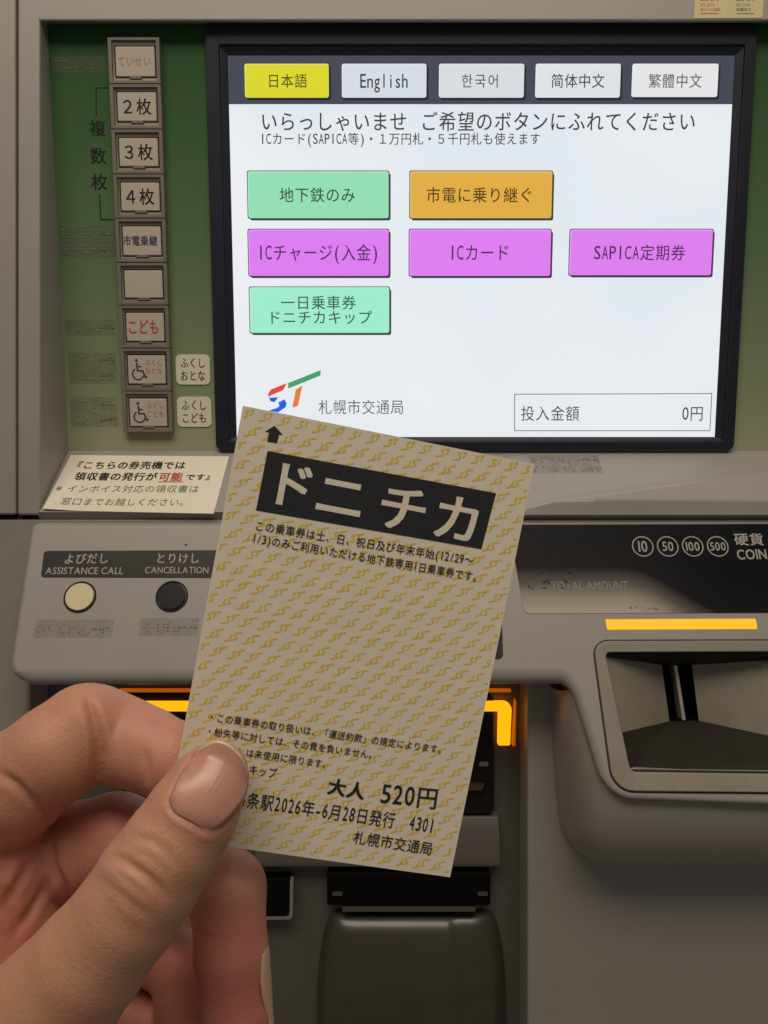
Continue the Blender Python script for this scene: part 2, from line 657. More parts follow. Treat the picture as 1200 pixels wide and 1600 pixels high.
# white welfare stickers beside the last two keys
for (x0, y0, x1, y1), t in (((274, 554, 329, 601), ('ふくし', 'おとな')), ((276, 620, 331, 667), ('ふくし', 'こども'))):
    c = Buf()
    uv = rrect(PS, x0, y0, x1, y1, 3.2)
    c.prism([PS.at(*p, .25) for p in uv], [PS.at(*p, -.45) for p in uv], STICK)
    o = c.build('sticker', TM, bevel=.12, seg=2)
    o['label'] = 'white rounded sticker reading ' + ' '.join(t)
    b = Buf()
    xm = (x0 + x1) / 2
    write(b, PS, t[0], (xm - 20, y0 + 13), (xm + 20, y0 + 13), INK, aspect=1.35, bold=.006, off=.33)
    write(b, PS, t[1], (xm - 20, y0 + 33), (xm + 20, y0 + 33), INK, aspect=1.35, bold=.006, off=.33)
    b.build('lettering', o)

# ---- screen bezel and display
bz = Buf()
uL, uR = PS.uv(322, 60)[0], PS.uv(1179, 60)[0]
vT, vB = PS.uv(700, 38)[1], PS.uv(700, 703)[1]
sL, sR = PS.uv(357, 90)[0], PS.uv(1147, 90)[0]
sT, sB = PS.uv(700, 88)[1], PS.uv(700, 682)[1]
o_ = fillet([(uL, vB), (uR, vB), (uR, vT), (uL, vT)], 4, 5)
i_ = fillet([(sL - 5, sB - 3), (sR + 5, sB - 3), (sR + 5, sT + 5), (sL - 5, sT + 5)], 1.5, 5)
i2 = fillet([(sL - .2, sB - .2), (sR + .2, sB - .2), (sR + .2, sT + .2), (sL - .2, sT + .2)], .3, 5)
o_, i_, i2 = [[tuple(p) for p in q] for q in (o_, i_, i2)]
bz.ring([PS.at(*p, 3.4) for p in o_], [PS.at(*p, 3.4) for p in i_], [PS.at(*p, -1) for p in o_], [PS.at(*p, 1.6) for p in i_], BEZEL)
bz.ring([PS.at(*p, 2.6) for p in i_], [PS.at(*p, .2) for p in i2], [PS.at(*p, -1.5) for p in i_], [PS.at(*p, -1.6) for p in i2], BEZEL)
bz.build('screen_bezel', TM, bevel=.7, seg=3)


def screen_mat(name, base):
    m = bpy.data.materials.new(name)
    m.use_nodes = True
    nt = m.node_tree
    b = nt.nodes['Principled BSDF']
    b.inputs['Base Color'].default_value = (.012, .012, .012, 1)
    b.inputs['Roughness'].default_value = .25
    b.inputs['Specular IOR Level'].default_value = .25
    tc = nt.nodes.new('ShaderNodeTexCoord')
    n = nt.nodes.new('ShaderNodeTexNoise')
    n.inputs['Scale'].default_value = 5
    nt.links.new(tc.outputs['Object'], n.inputs['Vector'])
    r = nt.nodes.new('ShaderNodeValToRGB')
    r.color_ramp.elements[0].position = .3
    r.color_ramp.elements[1].position = .7
    r.color_ramp.elements[0].color = [c * k for c, k in zip(base[:3], (.90, .95, .98))] + [1]
    r.color_ramp.elements[1].color = [c * k for c, k in zip(base[:3], (1.06, 1.04, 1.02))] + [1]
    nt.links.new(n.outputs['Fac'], r.inputs[0])
    nt.links.new(r.outputs[0], b.inputs['Emission Color'])
    b.inputs['Emission Strength'].default_value = 1
    return m


SCW = screen_mat('screen_white', lin(231, 235, 239))
HDR = glow('screen_header', (66, 70, 84))
SH = glow('screen_shadow', (52, 54, 62))
SHL = glow('screen_outline', (98, 104, 112))
STX = glow('screen_text', (58, 60, 66))
STXB = glow('screen_text_thin', (88, 92, 98))
d = Buf()
q = [(sL - 1, sB - 1), (sR + 1, sB - 1), (sR + 1, sT + 1), (sL - 1, sT + 1)]
d.prism([PS.at(*p, 0) for p in q], [PS.at(*p, -3) for p in q], SCW)
DS = d.build('display', TM)
b = Buf()
hb = PS.uv(700, 163)[1]
b.poly([PS.at(*p, .1) for p in [(sL - 1, hb), (sR + 1, hb), (sR + 1, sT + 1), (sL - 1, sT + 1)]], HDR)
b.build('header_bar', DS)


def touch(x0, y0, x1, y1, rgb, lines, label, header=False, tc=None, outline=True):
    c = Buf()
    f = glow('screen_%d_%d_%d' % rgb, rgb)
    hi = glow('screen_hi_%d_%d_%d' % rgb, tuple(int(v + (255 - v) * .35) for v in rgb))
    sh = glow('screen_dark_header', (32, 34, 42)) if header else SH
    uv = rrect(PS, x0, y0, x1, y1, 1.3, 4)
    ofs = .5 if header else .35
    c.poly([PS.at(p[0] + 1.1, p[1] - 1.2, .2) for p in grow(uv, .2)], sh)
    if not header:
        c.poly([PS.at(p[0], p[1], .3) for p in grow(uv, .55)], glow('screen_edge_%d_%d_%d' % rgb, tuple(int(v * .42) for v in rgb)))
    c.poly([PS.at(*p, .4) for p in uv], hi)
    c.poly([PS.at(p[0] + .2, p[1] - .25, .5) for p in grow(uv, -.35)], f)
    tm = glow('screen_txt_%d_%d_%d' % rgb, tc) if tc else STX
    for s, p0, p1, asp in lines:
        write(c, PS, s, p0, p1, tm, aspect=asp, off=.6, bold=.006)
    o = c.build('touch_button', DS)
    o['label'] = label
    return o


touch(382, 100, 514, 153, (220, 214, 44), [('日本語', (417, 127), (481, 127), 1.08)], 'yellow touch button for Japanese', True, (70, 70, 30))
touch(534, 100, 666, 153, (213, 219, 228), [('English', (562, 127), (638, 127), 1.25)], 'grey touch button reading English', True)
touch(686, 100, 818, 153, (213, 219, 224), [('한국어', (720, 127), (782, 127), 1.1)], 'grey touch button in Korean', True, (85, 88, 95))
touch(837, 100, 968, 153, (220, 225, 230), [('简体中文', (860, 127), (945, 127), 1.1)], 'grey touch button in simplified Chinese', True)
touch(988, 100, 1120, 152, (226, 228, 230), [('繁體中文', (1012, 127), (1097, 127), 1.1)], 'grey touch button in traditional Chinese', True, (95, 98, 102))
touch(387, 268, 607, 341, (146, 222, 180), [('地下鉄のみ', (436, 305), (556, 305), 1.05)], 'green touch button, top row', tc=(50, 82, 66))
touch(641, 268, 861, 341, (224, 172, 70), [('市電に乗り継ぐ', (665, 305), (834, 305), 1.08)], 'orange touch button', tc=(78, 60, 26))
touch(388, 359, 607, 431, (220, 125, 242), [('ICチャージ(入金)', (402, 395), (592, 395), 1.18)], 'violet touch button, left of its row', tc=(84, 46, 98))
touch(640, 359, 859, 431, (222, 125, 242), [('ICカード', (701, 395), (797, 395), 1.18)], 'violet touch button, middle of its row', tc=(84, 46, 98))
touch(891, 359, 1110, 430, (222, 126, 240), [('SAPICA定期券', (927, 395), (1071, 395), 1.1)], 'violet touch button, right of its row', tc=(84, 46, 92))
touch(390, 449, 608, 520, (158, 236, 204), [('一日乗車券', (438, 473), (557, 473), 1.0), ('ドニチカキップ', (417, 496), (582, 496), 1.0)], 'pale green touch button with two lines', tc=(56, 92, 78))

b = Buf()
write(b, PS, 'いらっしゃいませ', (406, 190), (637, 190), STX, aspect=1.12, off=.2, bold=.006)
write(b, PS, 'ご希望のボタンにふれてください', (656, 190), (1088, 190), STX, aspect=1.12, off=.2, bold=.006)
write(b, PS, 'ICカード(SAPICA等)・１万円札・５千円札も使えます', (406, 217), (845, 217), STX, aspect=1.1, off=.2, bold=.005)
write(b, PS, '札幌市交通局', (497, 636), (632, 636), STXB, aspect=1.12, off=.2)
b.build('lettering', DS)
b = Buf()
q = quad(PS, [(804, 673), (1109, 673), (1112, 615), (804, 616)])
for s in stroke(q + [q[0]], .5):
    b.poly([PS.at(*p, .2) for p in s], SHL)
write(b, PS, '投入金額', (813, 646), (906, 646), STX, aspect=1.12, off=.25)
write(b, PS, '0円', (1065, 646), (1100, 646), STX, aspect=1.12, off=.25)
b.build('amount_box', DS)
# operator's emblem: S in red and blue, T in green and orange
b = Buf()
k = lambda x, y: PS.uv(400 + x * 260 / 1200, 570 + y * 260 / 1200)
for pts, col in (([(232, 172), (232, 132), (468, 38), (464, 78)], (70, 160, 110)),
                 ([(262, 308), (288, 180), (335, 148), (303, 298)], (226, 128, 50)),
                 ([(88, 232), (90, 205), (108, 178), (222, 132), (196, 184), (120, 215)], (232, 70, 62)),
                 ([(94, 238), (160, 234), (134, 270), (105, 262)], (40, 90, 215)),
                 ([(160, 272), (180, 262), (205, 248), (220, 275), (216, 305), (160, 343), (88, 331), (150, 312), (170, 296)], (40, 96, 226))):
    b.poly([PS.at(*k(*p), .25) for p in pts], glow('emblem_%d_%d_%d' % col, col))
b.build('emblem', DS)

# ---- sill under the screen
b = Buf()
q = [(-203.5, 0), (-203.5, 57), (305, 57), (305, 0)]
b.prism([SL.at(*p) for p in q], [SL.at(p[0], p[1], -25) for p in q], GREY)
b.build('sill', TM)
# raised wedge at the right end of the sill with its soft crease
b = Buf()
base, ridge, lip, low = [], [], [], []
for x, y0, out_, yl, dl in ((806, 793, .3, 797, 449.8), (862, 778, 5, 783, 449.4), (930, 767, 13.5, 781.5, 449), (1000, 757, 15.5, 780.5, 449), (1100, 743.5, 16, 781, 449), (1200, 730, 14, 782, 449), (1420, 703, 9, 783, 449)):
    q = SL.px(x, y0, .05)
    base.append(q)
    ridge.append(P(x, y0 + (8 if x > 900 else 4 if x > 850 else .6), q[1] - out_))
    lip.append(P(x, yl, dl))
    low.append(P(x, 804.5, 448.6))
V = base + ridge + lip + low
F = []
for r_ in range(3):
    for i in range(6):
        F.append([r_ * 7 + i, r_ * 7 + i + 1, (r_ + 1) * 7 + i + 1, (r_ + 1) * 7 + i])
b.add(V, F, GREY)
o = b.build('sill_wedge', TM, bevel=1.6, seg=4, angle=12)
braille_label(TM, SL, 825, 712, 943, 740, 2, seed=31, off=0.0)

# ---- hygiene sticker at the top edge
b = Buf()
uv = quad(PF, [(1084, 29), (1191, 28), (1197, -60), (1090, -60)])
b.prism([PF.at(*p, .2) for p in uv], [PF.at(*p, -.1) for p in uv], mat('cream_label', (.62, .55, .30, 1), .5))
HS = b.build('sticker', TM)
HS['label'] = 'cream hygiene sticker with red and green print'
b = Buf()
for x0, m, l2, l3 in ((1094, INKR, 'ISO 21702', '抗ウイルス加工'), (1150, INKGR, 'ISO 22196', '抗菌加工')):
    write(b, PF, 'SIAA', (x0, -3), (x0 + 28, -3), m, prop=True, bold=.03, off=.26, aspect=1.1)
    write(b, PF, l2, (x0, 8), (x0 + 22, 8), m, prop=True, off=.26, aspect=1.2)
    write(b, PF, l3, (x0, 15.2), (x0 + (32 if len(l3) > 5 else 24), 15.2), m, off=.26, aspect=1.1 if len(l3) > 5 else .9, bold=.02)
    for s in stroke([PF.uv(x0, 21.5), PF.uv(x0 + 28, 21.5)], .5):
        b.poly([PF.at(*p, .26) for p in s], m)
b.build('lettering', HS)

# ---- lower body: wall round the ticket pocket
b = Buf()
D0 = 452
oz = [(-420, -560), (430, -560), (430, -4.4), (-420, -4.4)]
iz = fillet([(-209, -470), (84.5, -470), (84.5, -60), (-209, -60)], 5, 5)
oz2 = fillet(oz, .8, 5)
b.ring([np.array([p[0], D0, p[1]]) for p in oz2], [np.array([p[0], D0, p[1]]) for p in iz],
       [np.array([p[0], D0 + 30, p[1]]) for p in oz2], [np.array([p[0], D0 + 30, p[1]]) for p in iz], GREY2)
b.build('lower_panel', TM, bevel=2.6, seg=5)
b = Buf()
q = [(-215, -475), (92, -475), (92, -50), (-215, -50)]
b.prism([PB.at(*p) for p in q], [PB.at(p[0], p[1], -6) for p in q], POCKET)
b.build('pocket_back', TM)

# ---- console: sloping slab with the pocket notch
pts = [(48, 817), (9, 1076), (893, 1074), (905, 1106), (949, 1250), (1420, 1268), (1420, 815)]
raw = fillet([SP.uv(*p) for p in pts], [5, 14, 12, 12, 18, 5, 5], 9)
uvp = []
for a_, c_ in zip(raw, raw[1:] + raw[:1]):        # walk round the outline in short steps
    a_, c_ = np.array(a_), np.array(c_)
    k_ = max(1, int(np.linalg.norm(c_ - a_) / 3.))
    uvp += [a_ + (c_ - a_) * q / k_ for q in range(k_)]
uvp = np.array(uvp)
n = len(uvp)
tg = np.roll(uvp, -1, 0) - np.roll(uvp, 1, 0)
tg /= np.linalg.norm(tg, axis=1)[:, None]
area2 = np.sum(uvp[:, 0] * np.roll(uvp[:, 1], -1) - np.roll(uvp[:, 0], -1) * uvp[:, 1])
inw = np.stack([-tg[:, 1], tg[:, 0]], 1) * (1 if area2 > 0 else -1)
wid = np.full(n, 3.0)
for i in range(n):
    q = SP.at(*uvp[i])
    px_, py_ = 600 + 1200 * q[0] / q[1], 800 - 1200 * q[2] / q[1]
    if px_ < 1400 and py_ > 1055 and not (px_ < 30 and py_ < 1060):
        wid[i] = 10.5 if px_ < 888 and py_ < 1090 else 5.5 if px_ < 945 else 3.4
for _ in range(6):
    wid = (np.roll(wid, 1) + wid * 2 + np.roll(wid, -1)) / 4
b = Buf()
V, F = [], []
K_ = 9
for k_ in range(K_ + 1):
    th = math.pi / 2 * k_ / K_
    for i in range(n):
        q = uvp[i] + inw[i] * wid[i] * (1 - math.sin(th))
        V.append(SP.at(q[0], q[1], 0) + np.array([0, wid[i] * (1 - math.cos(th)), 0]))
for i in range(n):
    q = SP.at(*uvp[i])
    V.append(np.array([q[0], 470., q[2]]))
for k_ in range(K_ + 1):
    for i in range(n):
        F.append([k_ * n + i, k_ * n + (i + 1) % n, (k_ + 1) * n + (i + 1) % n, (k_ + 1) * n + i])
F.append(list(range(n)))
F.append([(K_ + 1) * n + i for i in range(n)][::-1])
b.add(V, F, GREY, True)
CO = b.build('console', TM)

# body of the coin block: its skin runs from the console's rim back to the lower panel
b = Buf()
front = [(897, 1076), (906, 1110), (917, 1150), (930, 1192), (940, 1222), (949, 1241), (962, 1253), (985, 1260), (1020, 1263), (1100, 1265), (1250, 1266), (1420, 1267)]
rear = [(858, 1070, 454), (860, 1130, 454), (863, 1180, 454), (866, 1230, 454), (871, 1275, 454), (880, 1312, 452), (900, 1335, 450), (935, 1336, 450), (990, 1337, 450), (1095, 1338, 450), (1235, 1338, 450), (1390, 1338, 450)]
ns = 14
V, F = [], []
for (fx, fy), (rx, ry, rd) in zip(front, rear):
    A, R_ = SP.px(fx + (7 if fx < 960 else 0), fy - (6 if fx > 930 else 0), 0) + np.array([0, 6.5, 0]), P(rx, ry, rd)
    if fx > 960:
        R_[0] = A[0] * (.985 if fx < 1000 else 1)
    for k_ in range(ns + 1):
        t = k_ / ns * math.pi / 2
        V.append(np.array([A[0] + (R_[0] - A[0]) * math.sin(t), A[1] + (R_[1] - A[1]) * (1 - math.cos(t)), A[2] + (R_[2] - A[2]) * math.sin(t)]))
for i in range(len(front) - 1):
    for k_ in range(ns):
        a_ = i * (ns + 1) + k_
        F.append([a_, a_ + 1, a_ + ns + 2, a_ + ns + 1])
b.add(V, F, GREY2, True)
o = b.build('coin_block', TM)
sb_ = o.modifiers.new('smooth', 'SUBSURF')
sb_.levels = sb_.render_levels = 2

# dark banknote panel hidden mostly by the ticket
b = Buf()
q = quad(SP, [(420, 1030), (786, 1030), (780, 822), (425, 822)], 3)
b.prism([SP.at(*p, .5) for p in q], [SP.at(*p, -3) for p in q], BEZEL)
b.build('banknote_panel', TM, bevel=.4, seg=2)

# call / cancel controls
b = Buf()
q = quad(SP, [(64, 902), (346, 903), (348, 860), (69, 861)], 1.8)
b.prism([SP.at(*p, .3) for p in q], [SP.at(*p, -.2) for p in q], mat('name_plate', (.02, .018, .017, 1), .45, spec=.3))
NP = b.build('name_plate', TM)
b = Buf()
write(b, SP, 'よびだし', (100, 873.5), (171, 872.5), INKW, aspect=1.1, bold=.016, off=.36)
write(b, SP, 'ASSISTANCE CALL', (72, 892), (193, 892), INKW, prop=True, bold=.008, off=.36, aspect=1.15)
write(b, SP, 'とりけし', (243, 872.5), (313, 872.5), INKW, aspect=1.1, bold=.016, off=.36)
write(b, SP, 'CANCELLATION', (227, 891), (326, 891), INKW, prop=True, bold=.008, off=.36, aspect=1.15)
b.build('lettering', NP)
for (cx, cy), m, lab in (((125, 933), mat('ivory_button', (.66, .60, .36, 1), .4, noise=.05), 'ivory round push button'),
                         ((268.5, 932), mat('black_button', (.010, .009, .009, 1), .5, spec=.25), 'black round push button')):
    c = SP.uv(cx, cy)
    tt = np.linspace(0, 2 * math.pi, 41)[:-1]
    circ = lambda r: [(c[0] + r * math.cos(t), c[1] + r * math.sin(t)) for t in tt]
    b = Buf()
    b.ring([SP.at(*p, .5) for p in circ(9.2)], [SP.at(*p, .5) for p in circ(8.2)], [SP.at(*p, -.3) for p in circ(9.2)], [SP.at(*p, -.3) for p in circ(8.2)], BLACKP)
    b.prism([SP.at(*p, 1.3) for p in circ(7.9)], [SP.at(*p, .05) for p in circ(7.9)], m)
    o = b.build('push_button', TM, bevel=.35, seg=3, angle=50)
    o['label'] = lab
braille_label(TM, SP, 57, 968, 175, 996, 1, seed=51, off=0)
braille_label(TM, SP, 220, 966, 309, 994, 1, seed=52, off=0)
b = Buf()
for (cx, cy, r_) in ((290.5, 851.5, .75),):
    if r_:
        c = SP.uv(cx, cy)
        b.poly([SP.at(c[0] + r_ * math.cos(t), c[1] + r_ * math.sin(t), .05) for t in np.linspace(0, 6.283, 10)[:-1]], INK)
b.build('speck', TM)

# coin information panel
b = Buf()
q = fillet([SP.uv(*p) for p in [(819, 959), (1400, 957), (1400, 818), (806, 820), (800, 850)]], [3.5, 2, 2, 1, 4], 5)
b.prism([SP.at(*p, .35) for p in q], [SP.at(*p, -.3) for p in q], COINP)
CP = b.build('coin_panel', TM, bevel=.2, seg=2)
b = Buf()
for x, t in ((1004, '10'), (1043, '50'), (1082, '100'), (1121, '500')):
    c = SP.uv(x, 854)
    for s in stroke([(c[0] + 5.9 * math.cos(a), c[1] + 5.9 * math.sin(a)) for a in np.linspace(0, 2 * math.pi, 29)], .65):
        b.poly([SP.at(*p, .42) for p in s], INKW)
    hw = {'10': 7, '50': 8.5, '100': 10.5, '500': 12}[t]
    write(b, SP, t, (x - hw, 854), (x + hw, 854), INKW, prop=True, bold=.012, off=.42, aspect=1.25)
write(b, SP, '硬貨', (1146, 843), (1193, 843), INKW, aspect=.95, bold=.02, off=.42)
write(b, SP, 'COIN', (1151, 867), (1197, 866), INKW, prop=True, bold=.018, off=.42, aspect=1.25)
write(b, SP, 'TOTAL AMOUNT', (861, 915.5), (981, 914.5), mat('dim_ink', (.24, .22, .2, 1), .5), prop=True, bold=.004, off=.42, aspect=1.25)
rr = random.Random(5)
for row, (x0, x1, y, m) in enumerate(((826, 890, 909, INK), (826, 890, 918, INK), (830, 980, 893, mat('dim_dot', (.02, .019, .018, 1), .5, spec=.1)), (840, 960, 866, mat('faint_dot', (.016, .016, .018, 1), .4, spec=.1)), (835, 1180, 832, mat('faint_dot', (.02, .02, .02, 1))), (985, 1060, 952, INKG))):
    x = x0
    while x < x1:
        w_ = 2 + rr.random() * 6
        if rr.random() < .6:
            for q_ in range(1 + int(rr.random() * 3)):
                c = SP.uv(x + q_ * 3.2, y + (rr.random() - .5) * 5)
                r_ = .34 + rr.random() * .3
                b.poly([SP.at(c[0] + r_ * 1.3 * math.cos(t), c[1] + r_ * math.sin(t), .43 + .01 * q_) for t in np.linspace(0, 6.283, 9)[:-1]], m)
        x += w_ + 2 + rr.random() * 4
b.build('lettering', CP)
b = Buf()
q = quad(SP, [(949, 984), (1183, 983), (1180, 967), (946, 968)], .5, 3)
b.prism([SP.at(*p, .45) for p in q], [SP.at(*p, -.3) for p in q], AMBER)
o = b.build('indicator_lamp', TM)
o['label'] = 'straight amber lamp bar above the coin slot'

# coin tray: frame, dark groove and the funnel to the slot
TRAY = mat('tray_metal', (.27, .245, .205, 1), .38, noise=.16, nscale=45, bump=.12, bscale=700)
FLOORM = mat('funnel_floor', (.026, .023, .018, 1), .6, noise=.2, nscale=60, spec=.15)
TRAYF = mat('funnel_metal', (.25, .225, .18, 1), .42, noise=.3, nscale=38, bump=.1, bscale=700)
op_ = [(985, 1207), (1340, 1212), (1356, 1018), (945, 1020)]
of_ = [(958, 1236), (1375, 1240), (1390, 1001), (926, 1002)]
og_ = grow([SP.uv(*p) for p in of_], .9)
go = fillet(og_, [12, 10, 8, 9], 7)
gi = fillet([SP.uv(*p) for p in of_], [11, 9, 7, 8], 7)
b = Buf()
b.plate(SP, go, SEAM, off=.12, back=-.5)
b.build('tray_groove', TM)
ti = fillet([SP.uv(*p) for p in op_], [3.5, 3.5, 2.5, 2.5], 7)
b = Buf()
tb_ = [np.array(SP.at(*p)) + np.array([0, 9, 0]) for p in ti]
b.ring([SP.at(*p, 1.5) for p in gi], [SP.at(*p, 1.1) for p in ti], [SP.at(*p, -.1) for p in gi], tb_, TRAY)
b.build('tray_frame', TM, bevel=.7, seg=3, angle=40)
# cut a hole for the funnel: hide the console behind by building the funnel in front of a recess boolean
cut = Buf()
ci = [SP.uv(*p) for p in op_]
cut.prism([np.array(SP.at(*p, 4)) for p in ci], [np.array(SP.at(*p)) + np.array([0, 60, 0]) for p in ci], SEAM)
co = cut.build('cutter')
for tgt in [CO] + [x for x in TM.children if x.name in ('tray_groove', 'lower_panel')]:
    bo = tgt.modifiers.new('cut', 'BOOLEAN')
    bo.operation = 'DIFFERENCE'
    bo.object = co
    bo.solver = 'EXACT'
bpy.context.view_layer.update()
dg = bpy.context.evaluated_depsgraph_get()
for tgt in [CO] + [x for x in TM.children if x.name in ('tray_groove', 'lower_panel')]:
    nm = bpy.data.meshes.new_from_object(tgt.evaluated_get(dg))
    tgt.modifiers.clear()
    tgt.data = nm
    if tgt is CO:
        for p in nm.polygons:
            if abs(Vector(SP.n).dot(p.normal)) > .9998:
                p.use_smooth = False
bpy.data.objects.remove(co)
b = Buf()
DS_ = 440.
sl = [P(1034, 1039, DS_), P(1081, 1039, DS_), P(1092, 1126, DS_ - 2), P(1046, 1127, DS_ - 2)]
oTL, oTR, oBR, oBL = [np.array(SP.px(*p)) + np.array([0, .6, 0]) for p in ((943, 1018), (1358, 1016), (1342, 1214), (983, 1209))]
wl_b = np.array(SP.px(966, 1152)) + np.array([0, 6, 0])
wr_b = np.array(SP.px(1352, 1185)) + np.array([0, 6, 0])
tl = np.array(SP.px(944, 1027)) + np.array([0, 3, 0])
tr = np.array(SP.px(1357, 1024)) + np.array([0, 3, 0])


def bil(A, B_, C_, D_, m_, n_=10):
    V_ = [(A * (1 - i / n_) + B_ * (i / n_)) * (1 - j / n_) + (D_ * (1 - i / n_) + C_ * (i / n_)) * (j / n_) for j in range(n_ + 1) for i in range(n_ + 1)]
    b.add(V_, [[j * (n_ + 1) + i, j * (n_ + 1) + i + 1, (j + 1) * (n_ + 1) + i + 1, (j + 1) * (n_ + 1) + i] for j in range(n_) for i in range(n_)], m_, True)


b.poly([oTL, oTR, tr, sl[1], sl[0], tl], FLOORM)  # top wall's shadow is painted in with the dark floor colour
bil(tl, sl[0], sl[3], wl_b, TRAYF)
b.poly([oTL, tl, wl_b, oBL], TRAYF)
bil(sl[1], tr, wr_b, sl[2], TRAYF)
b.poly([tr, oTR, oBR, wr_b], TRAYF)
b.poly([wl_b, sl[3], sl[2], wr_b, oBR, oBL], FLOORM)
dep = [p + np.array([0, 26, 0]) for p in sl]
for i in range(4):
    j = (i + 1) % 4
    b.poly([sl[i], sl[j], dep[j], dep[i]], DARKIN)
b.poly(dep, DARKIN)
FU = b.build('coin_funnel', TM, flip=False)
b = Buf()
q = [P(1053, 1040, DS_ - 1), P(1058, 1040, DS_ - 1), P(1071.5, 1125, DS_ - 3), P(1066.5, 1125, DS_ - 3)]
b.prism(q, [p + np.array([0, 8, 0]) for p in q], METAL)
b.build('coin_slot_rail', TM)
b = Buf()   # return lever plate on the right funnel wall
nrm = np.cross(tr - sl[1], sl[2] - sl[1])
nrm = nrm / np.linalg.norm(nrm)
if nrm[1] > 0:
    nrm = -nrm


def hit_wall(px, py, off=0):
    r_ = ray(px, py)
    return r_ * (sl[1].dot(nrm) / r_.dot(nrm)) + nrm * off


q = [(1187, 1034), (1300, 1030), (1312, 1128), (1206, 1120)]
b.prism([hit_wall(*p, 1.0) for p in q], [hit_wall(*p, -.5) for p in q], TRAY)
b.build('return_lever', TM, bevel=.4, seg=2)

# ---- ticket pocket details
PL = Plane((0, 473, 0), (1, 0, 0), (0, 0, 1))
b = Buf()     # dark slot plate framed by the lamp
q = quad(PL, [(190, 1272), (772, 1272), (772, 1086), (190, 1086)], 4)
b.prism([PL.at(*p, 0) for p in q], [PL.at(*p, -6) for p in q], BLACKP)
q = quad(PL, [(600, 1268), (745, 1268), (745, 1118), (600, 1118)])
o = b.build('ticket_outlet', TM, bevel=1, seg=3)
b = Buf()
uo = fillet([PL.uv(*p) for p in [(777, 1163), (796, 1163), (799, 1095), (196, 1095), (200, 1163), (222, 1163), (224, 1110), (778, 1110)]], [1, 1, 5, 5, 1, 1, 1.2, 1.2], 5)
b.prism([PL.at(*p, 2.2) for p in uo], [PL.at(*p, -1) for p in uo], AMBER2)
o = b.build('outlet_lamp', TM)
o['label'] = 'amber lamp strip bent round the ticket outlet'
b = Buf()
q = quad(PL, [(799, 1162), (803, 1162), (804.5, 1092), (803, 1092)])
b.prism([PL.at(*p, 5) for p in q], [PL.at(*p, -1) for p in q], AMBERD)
q = quad(PL, [(188, 1079.5), (797, 1079.5), (797, 1076), (188, 1076)])  # glowing strip stands in for the lamp's reflection under the lip
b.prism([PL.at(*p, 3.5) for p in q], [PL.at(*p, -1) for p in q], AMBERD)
b.build('lamp_rim_and_reflection', TM)
# fittings in the outlet
b = Buf()
q = quad(PL, [(748, 1196), (762, 1196), (763, 1190), (749, 1190)], .5)
b.prism([PL.at(*p, 1.6) for p in q], [PL.at(*p, -.5) for p in q], mat('slot_rim', (.2, .19, .17, 1), .4))
q = quad(PL, [(640, 1232), (752, 1232), (756, 1222), (640, 1222)], .5)
b.prism([PL.at(*p, 3.6) for p in q], [PL.at(*p, -.5) for p in q], mat('brown_bar', (.07, .04, .02, 1), .4))
b.build('outlet_fitting', TM)
# grey sloping chute beneath the outlet
b = Buf()
x0, x1 = PL.uv(400, 1300)[0], PL.uv(780, 1300)[0]
prof = [(474, -188), (470, -196), (466, -212), (467, -216), (476, -218), (480, -218), (480, -186)]
b.prism([np.array([x0, y, z]) for y, z in prof], [np.array([x1, y, z]) for y, z in prof], POCKET)
b.build('chute', TM, bevel=1.0, seg=3)
# black receipt slot with metal tips
PR = Plane((0, 470, 0), (1, 0, 0), (0, 0, 1))
b = Buf()
q = quad(PR, [(511, 1413), (766, 1413), (766, 1362), (511, 1362)], 1.5)
b.prism([PR.at(*p, 1.5) for p in q], [PR.at(*p, -9) for p in q], DARKIN)
SLOT = b.build('receipt_slot', TM, bevel=.6, seg=2)
b = Buf()
for x in (520, 746):
    q = quad(PR, [(x, 1396), (x + 15, 1396), (x + 15, 1391), (x, 1391)], .4)
    b.prism([PR.at(*p, 3) for p in q], [PR.at(*p, 1) for p in q], mat('dull_tip', (.07, .068, .06, 1), .4))
q = quad(PR, [(535, 1421), (742, 1421), (742, 1415), (535, 1415)])
b.prism([PR.at(*p, 2.6) for p in q], [PR.at(*p, -4) for p in q], mat('dull_ledge', (.075, .07, .055, 1), .4))
b.build('slot_trim', SLOT)
b = Buf()
q = quad(PR, [(300, 1432), (452, 1432), (454, 1372), (300, 1372)], 1.5)
b.prism([PR.at(*p, 1.2) for p in q], [PR.at(*p, -9) for p in q], DARKIN)
o = b.build('receipt_slot', TM, bevel=.5, seg=2)
b = Buf()
q = fillet([PR.uv(*p) for p in [(300, 1436), (458, 1434), (459, 1372), (454, 1372), (453, 1430), (300, 1432)]], [0, 3, 0, 0, 2.5, 0], 4)
b.prism([PR.at(*p, 2) for p in q], [PR.at(*p, -2) for p in q], mat('slot_rim', (.2, .19, .17, 1), .4))
b.build('slot_trim', o)
